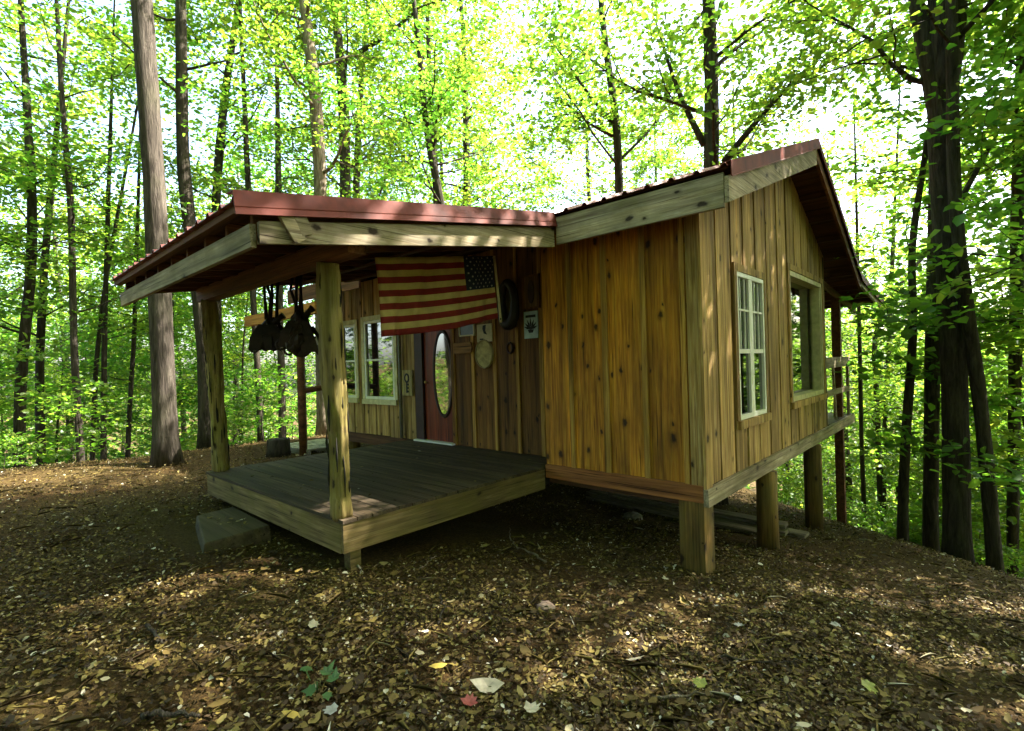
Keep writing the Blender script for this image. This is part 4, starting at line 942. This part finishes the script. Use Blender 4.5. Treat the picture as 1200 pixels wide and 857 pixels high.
key_tree([(1012, 580), (1009, 500), (1008, 430), (1005, 300)], 13, 6, 5, 'thin trunk just right of the rear porch post', 'bark_dark', 8, nl=9, clear=.3, R=2, flare=.1)
key_tree([(1035, 590), (1037, 500), (1040, 440), (1046, 300)], 16, 7, 6, 'thin straight trunk left of the slender curved tree', 'bark_dark', 10, nl=9, clear=.3, R=2.4, flare=.1)
# woods: repeats that share a look
rg = np.random.default_rng(77)
def ok_spot(x, y, m):
    if -9.2 < x < 1.2 and -4.6 < y < 10.2: return False
    if math.hypot(x-CAM[0], y-CAM[1]) < 6: return False
    return all(math.hypot(x-a, y-b) > m for a, b in OCC)
def scatter(n, az, dist, fn, m):
    k = tries = 0
    while k < n and tries < 4000:
        tries += 1
        a = rg.uniform(*az); d = math.sqrt(rg.uniform(dist[0]**2, dist[1]**2)); v = _f*math.cos(a)+_r*math.sin(a)
        x, y = CAM[0]+v[0]*d, CAM[1]+v[1]*d
        if ok_spot(x, y, m): OCC.append((x, y)); fn(x, y, k); k += 1
def lab(x, y, kind):
    a = math.degrees(math.atan2(*( ((np.array([x, y])-CAM[:2])@_r[:2]), ((np.array([x, y])-CAM[:2])@_f[:2]) )))
    if kind == 'tall': return ('tall leafy forest tree in the woods left of the cabin', 'tall trees left of the cabin') if a < -18 else (('tall leafy forest tree showing above the cabin roofs', 'tall trees behind the cabin') if a < 30 else ('tall leafy forest tree in the woods right of the cabin', 'tall trees right of the cabin'))
    return ('slender bright green sapling in the woods left of the cabin', 'saplings left of the cabin') if a < -18 else (('slender bright green sapling growing behind the cabin', 'saplings behind the cabin') if a < 30 else ('slender bright green sapling in the woods right of the cabin', 'saplings right of the cabin'))
def put_tall(x, y, k):
    l, g = lab(x, y, 'tall'); plant('tree', TALL[k % 5], x, y, rg.uniform(.85, 1.2), rg.uniform(0, 6.3), l, 'tree', g)
def put_under(x, y, k):
    l, g = lab(x, y, 'u'); plant('sapling', UNDER[k % 6], x, y, rg.uniform(.8, 1.45), rg.uniform(0, 6.3), l, 'tree', g)
scatter(26, (-rad(56), rad(56)), (22, 52), put_tall, 2.2)
scatter(4, (-rad(9), rad(18)), (17, 30), put_tall, 2.0)
scatter(4, (rad(40), rad(54)), (27, 45), put_tall, 2.2)
scatter(16, (rad(37), rad(50)), (12, 28), put_under, 1.1)
scatter(72, (-rad(56), rad(56)), (13.5, 42), put_under, 1.3)
def put_bush(x, y, k):
    d = (np.array([x, y])-CAM[:2]); left = d@_r[:2] < 0
    sc_, rz_ = rg.uniform(.6, 1.3), rg.uniform(0, 6.3)
    if left and k % 3: return
    plant('shrub', BUSH[k % 3], x, y, sc_*(.75 if left else 1), rz_, 'low green understory shrub on the slope '+('left' if left else 'right')+' of the cabin', 'shrub', 'shrubs '+('left' if left else 'right')+' of the cabin')
scatter(26, (-rad(54), -rad(20)), (13.5, 26), put_bush, .9)
scatter(36, (rad(28), rad(54)), (12.5, 26), put_bush, .9)
for k, (x, y, sc_) in enumerate(((.9, 8.6, .42), (1.5, 7.9, .34), (2.3, 6.6, .40), (2.9, 5.9, .36), (3.3, 5.0, .30), (.2, 9.4, .5), (2.0, 7.4, .5), (3.7, 4.6, .42), (-11.2, -4.3, .3), (-10.8, -.6, .3))):
    plant('shrub', BUSH[k % 3], x, y, sc_, k*1.7, 'low green shrub at the crest of the slope', 'shrub', 'shrubs at the crest of the slope')
# unseen trees and saplings added round the clearing to block sun and sky
for k, (x, y) in enumerate(((5.8, 5.6), (4.8, 9.6), (10, -2.6), (12, 3), (5.5, -8.5), (-2.5, -10.5), (-8.5, -9.5), (0.5, -14), (12.5, -4.5), (-14, -8))):
    plant('tree', DENSE[k % 2], x, y, .95+.1*(k % 3), k*1.3, 'tall leafy tree added out of view to shade the clearing around the camera', 'tree', 'added trees shading the clearing')
def put_ring(x, y, k):
    plant('tree', TALL[k % 5], x, y, rg.uniform(.9, 1.2), rg.uniform(0, 6.3), 'tall leafy tree of the unseen near woods, added to dim the clearing', 'tree', 'added trees shading the clearing')
def put_ring2(x, y, k):
    plant('sapling', UNDER[k % 6], x, y, rg.uniform(.9, 1.5), rg.uniform(0, 6.3), 'slender sapling of the unseen near woods, added to dim the clearing', 'tree', 'added saplings dimming the clearing')
scatter(24, (rad(66), rad(294)), (12, 34), put_ring, 2.6)
scatter(50, (rad(70), rad(290)), (8.5, 26), put_ring2, 1.6)
for k, (x, y) in enumerate(((4.1, 2.3), (7.6, 1.8), (5.2, -2.6))):  # extra unseen trees added to keep sun off the foreground
    plant('tree', HIGH, x, y, 1.0+.05*k, k*2.1, 'tall leafy tree added out of view to shade the clearing around the camera', 'tree', 'added trees shading the clearing')
# far woods: one mass
def far_woods():
    r = np.random.default_rng(5); P = []
    for i in range(560):
        a = r.uniform(-rad(180), rad(180)); d = r.uniform(50, 85); v = _f*math.cos(a)+_r*math.sin(a); x, y = CAM[0]+v[0]*d, CAM[1]+v[1]*d
        zb = gz(x, y); c = np.array([x, y, zb+r.uniform(0, 12)]); P.append(c+r.normal(0, 1, (110, 3))*np.array([2.4, 2.4, 1.6]))
    P = np.concatenate(P); V, T = diamond_leaves(P, r.uniform(.45, .85, len(P)), r, .7, .4)
    me = big_mesh('far_woods', V, T); me.materials.append(MAT['leaf']); o = bpy.data.objects.new('far_woods', me); link(o)
    tag(o, 'distant mass of green woods beyond the slope', 'woods', kind='stuff')
far_woods()


# labels that say which one: each forest plant by the named trunk it stands beside
SHORT = {'thick grey trunk rising': 'thick grey trunk', 'dark straight trunk just': 'dark trunk by the rear porch post', 'slim dark trunk leaning': 'slim leaning trunk above the roof corner', 'pale sunlit trunk': 'pale sunlit trunk', 'greyish trunk just': 'greyish trunk', 'thin trunk right of the': 'thin trunk behind the porch', 'dark slender crooked': 'crooked slender tree', 'curving dark trunk': 'curving dark trunk above the roof joint', 'thick black trunk': 'thick black trunk', 'thickest dark trunk': 'thickest forked trunk', 'leaning dark trunk imm': 'leaning trunk at right', 'dark trunk immediately': 'dark trunk left of the forked one', 'slender curved dark': 'slender curved tree', 'dark trunk at the right': 'trunk at the right edge', 'thin bent tree': 'thin bent tree', 'slim straight trunk': 'slim straight trunk', 'dark leaning trunk near': 'leaning trunk near the left edge', 'second dark trunk': 'second trunk from the left edge', 'thin dark trunk in': 'paired thin dark trunk', 'thin leaning trunk in': 'paired thin leaning trunk', 'thin trunk just left': 'thin trunk beside the thick grey one', 'thin dark trunk seen': 'thin dark trunk under the porch', 'pale slim trunk': 'pale slim trunk under the porch', 'thin trunk just right': 'thin trunk by the rear porch', 'thin straight trunk left': 'thin straight trunk beyond the rear porch'}
ORD = ['nearest', 'second nearest', 'third nearest', 'fourth nearest', 'fifth nearest', 'sixth nearest', 'seventh nearest', 'eighth nearest', 'ninth nearest', 'tenth nearest']
buck = {}
for e, nm, x, y in PLANTS:
    q = RW.T@(np.array([x, y, gz(x, y)+3])-CAM)
    if q[2] < 1: continue
    px = CX+F*q[0]/q[2]
    if not -40 < px < 1240: continue
    kx, kl = min(KEYS, key=lambda k: abs(k[0]-px)); sh = next(v for k, v in SHORT.items() if kl.startswith(k))
    buck.setdefault((nm, 'left' if px < kx else 'right', sh), []).append((q[2], e))
WORD = {'tree': 'tall forest tree', 'sapling': 'slender green sapling', 'shrub': 'low green shrub'}
for (nm, side, sh), L in buck.items():
    L.sort(key=lambda v: v[0])
    for i, (d, e) in enumerate(L):
        e['label'] = (WORD[nm] if len(L) == 1 else ORD[min(i, 9)]+' '+WORD[nm])+' just '+side+' of the '+sh
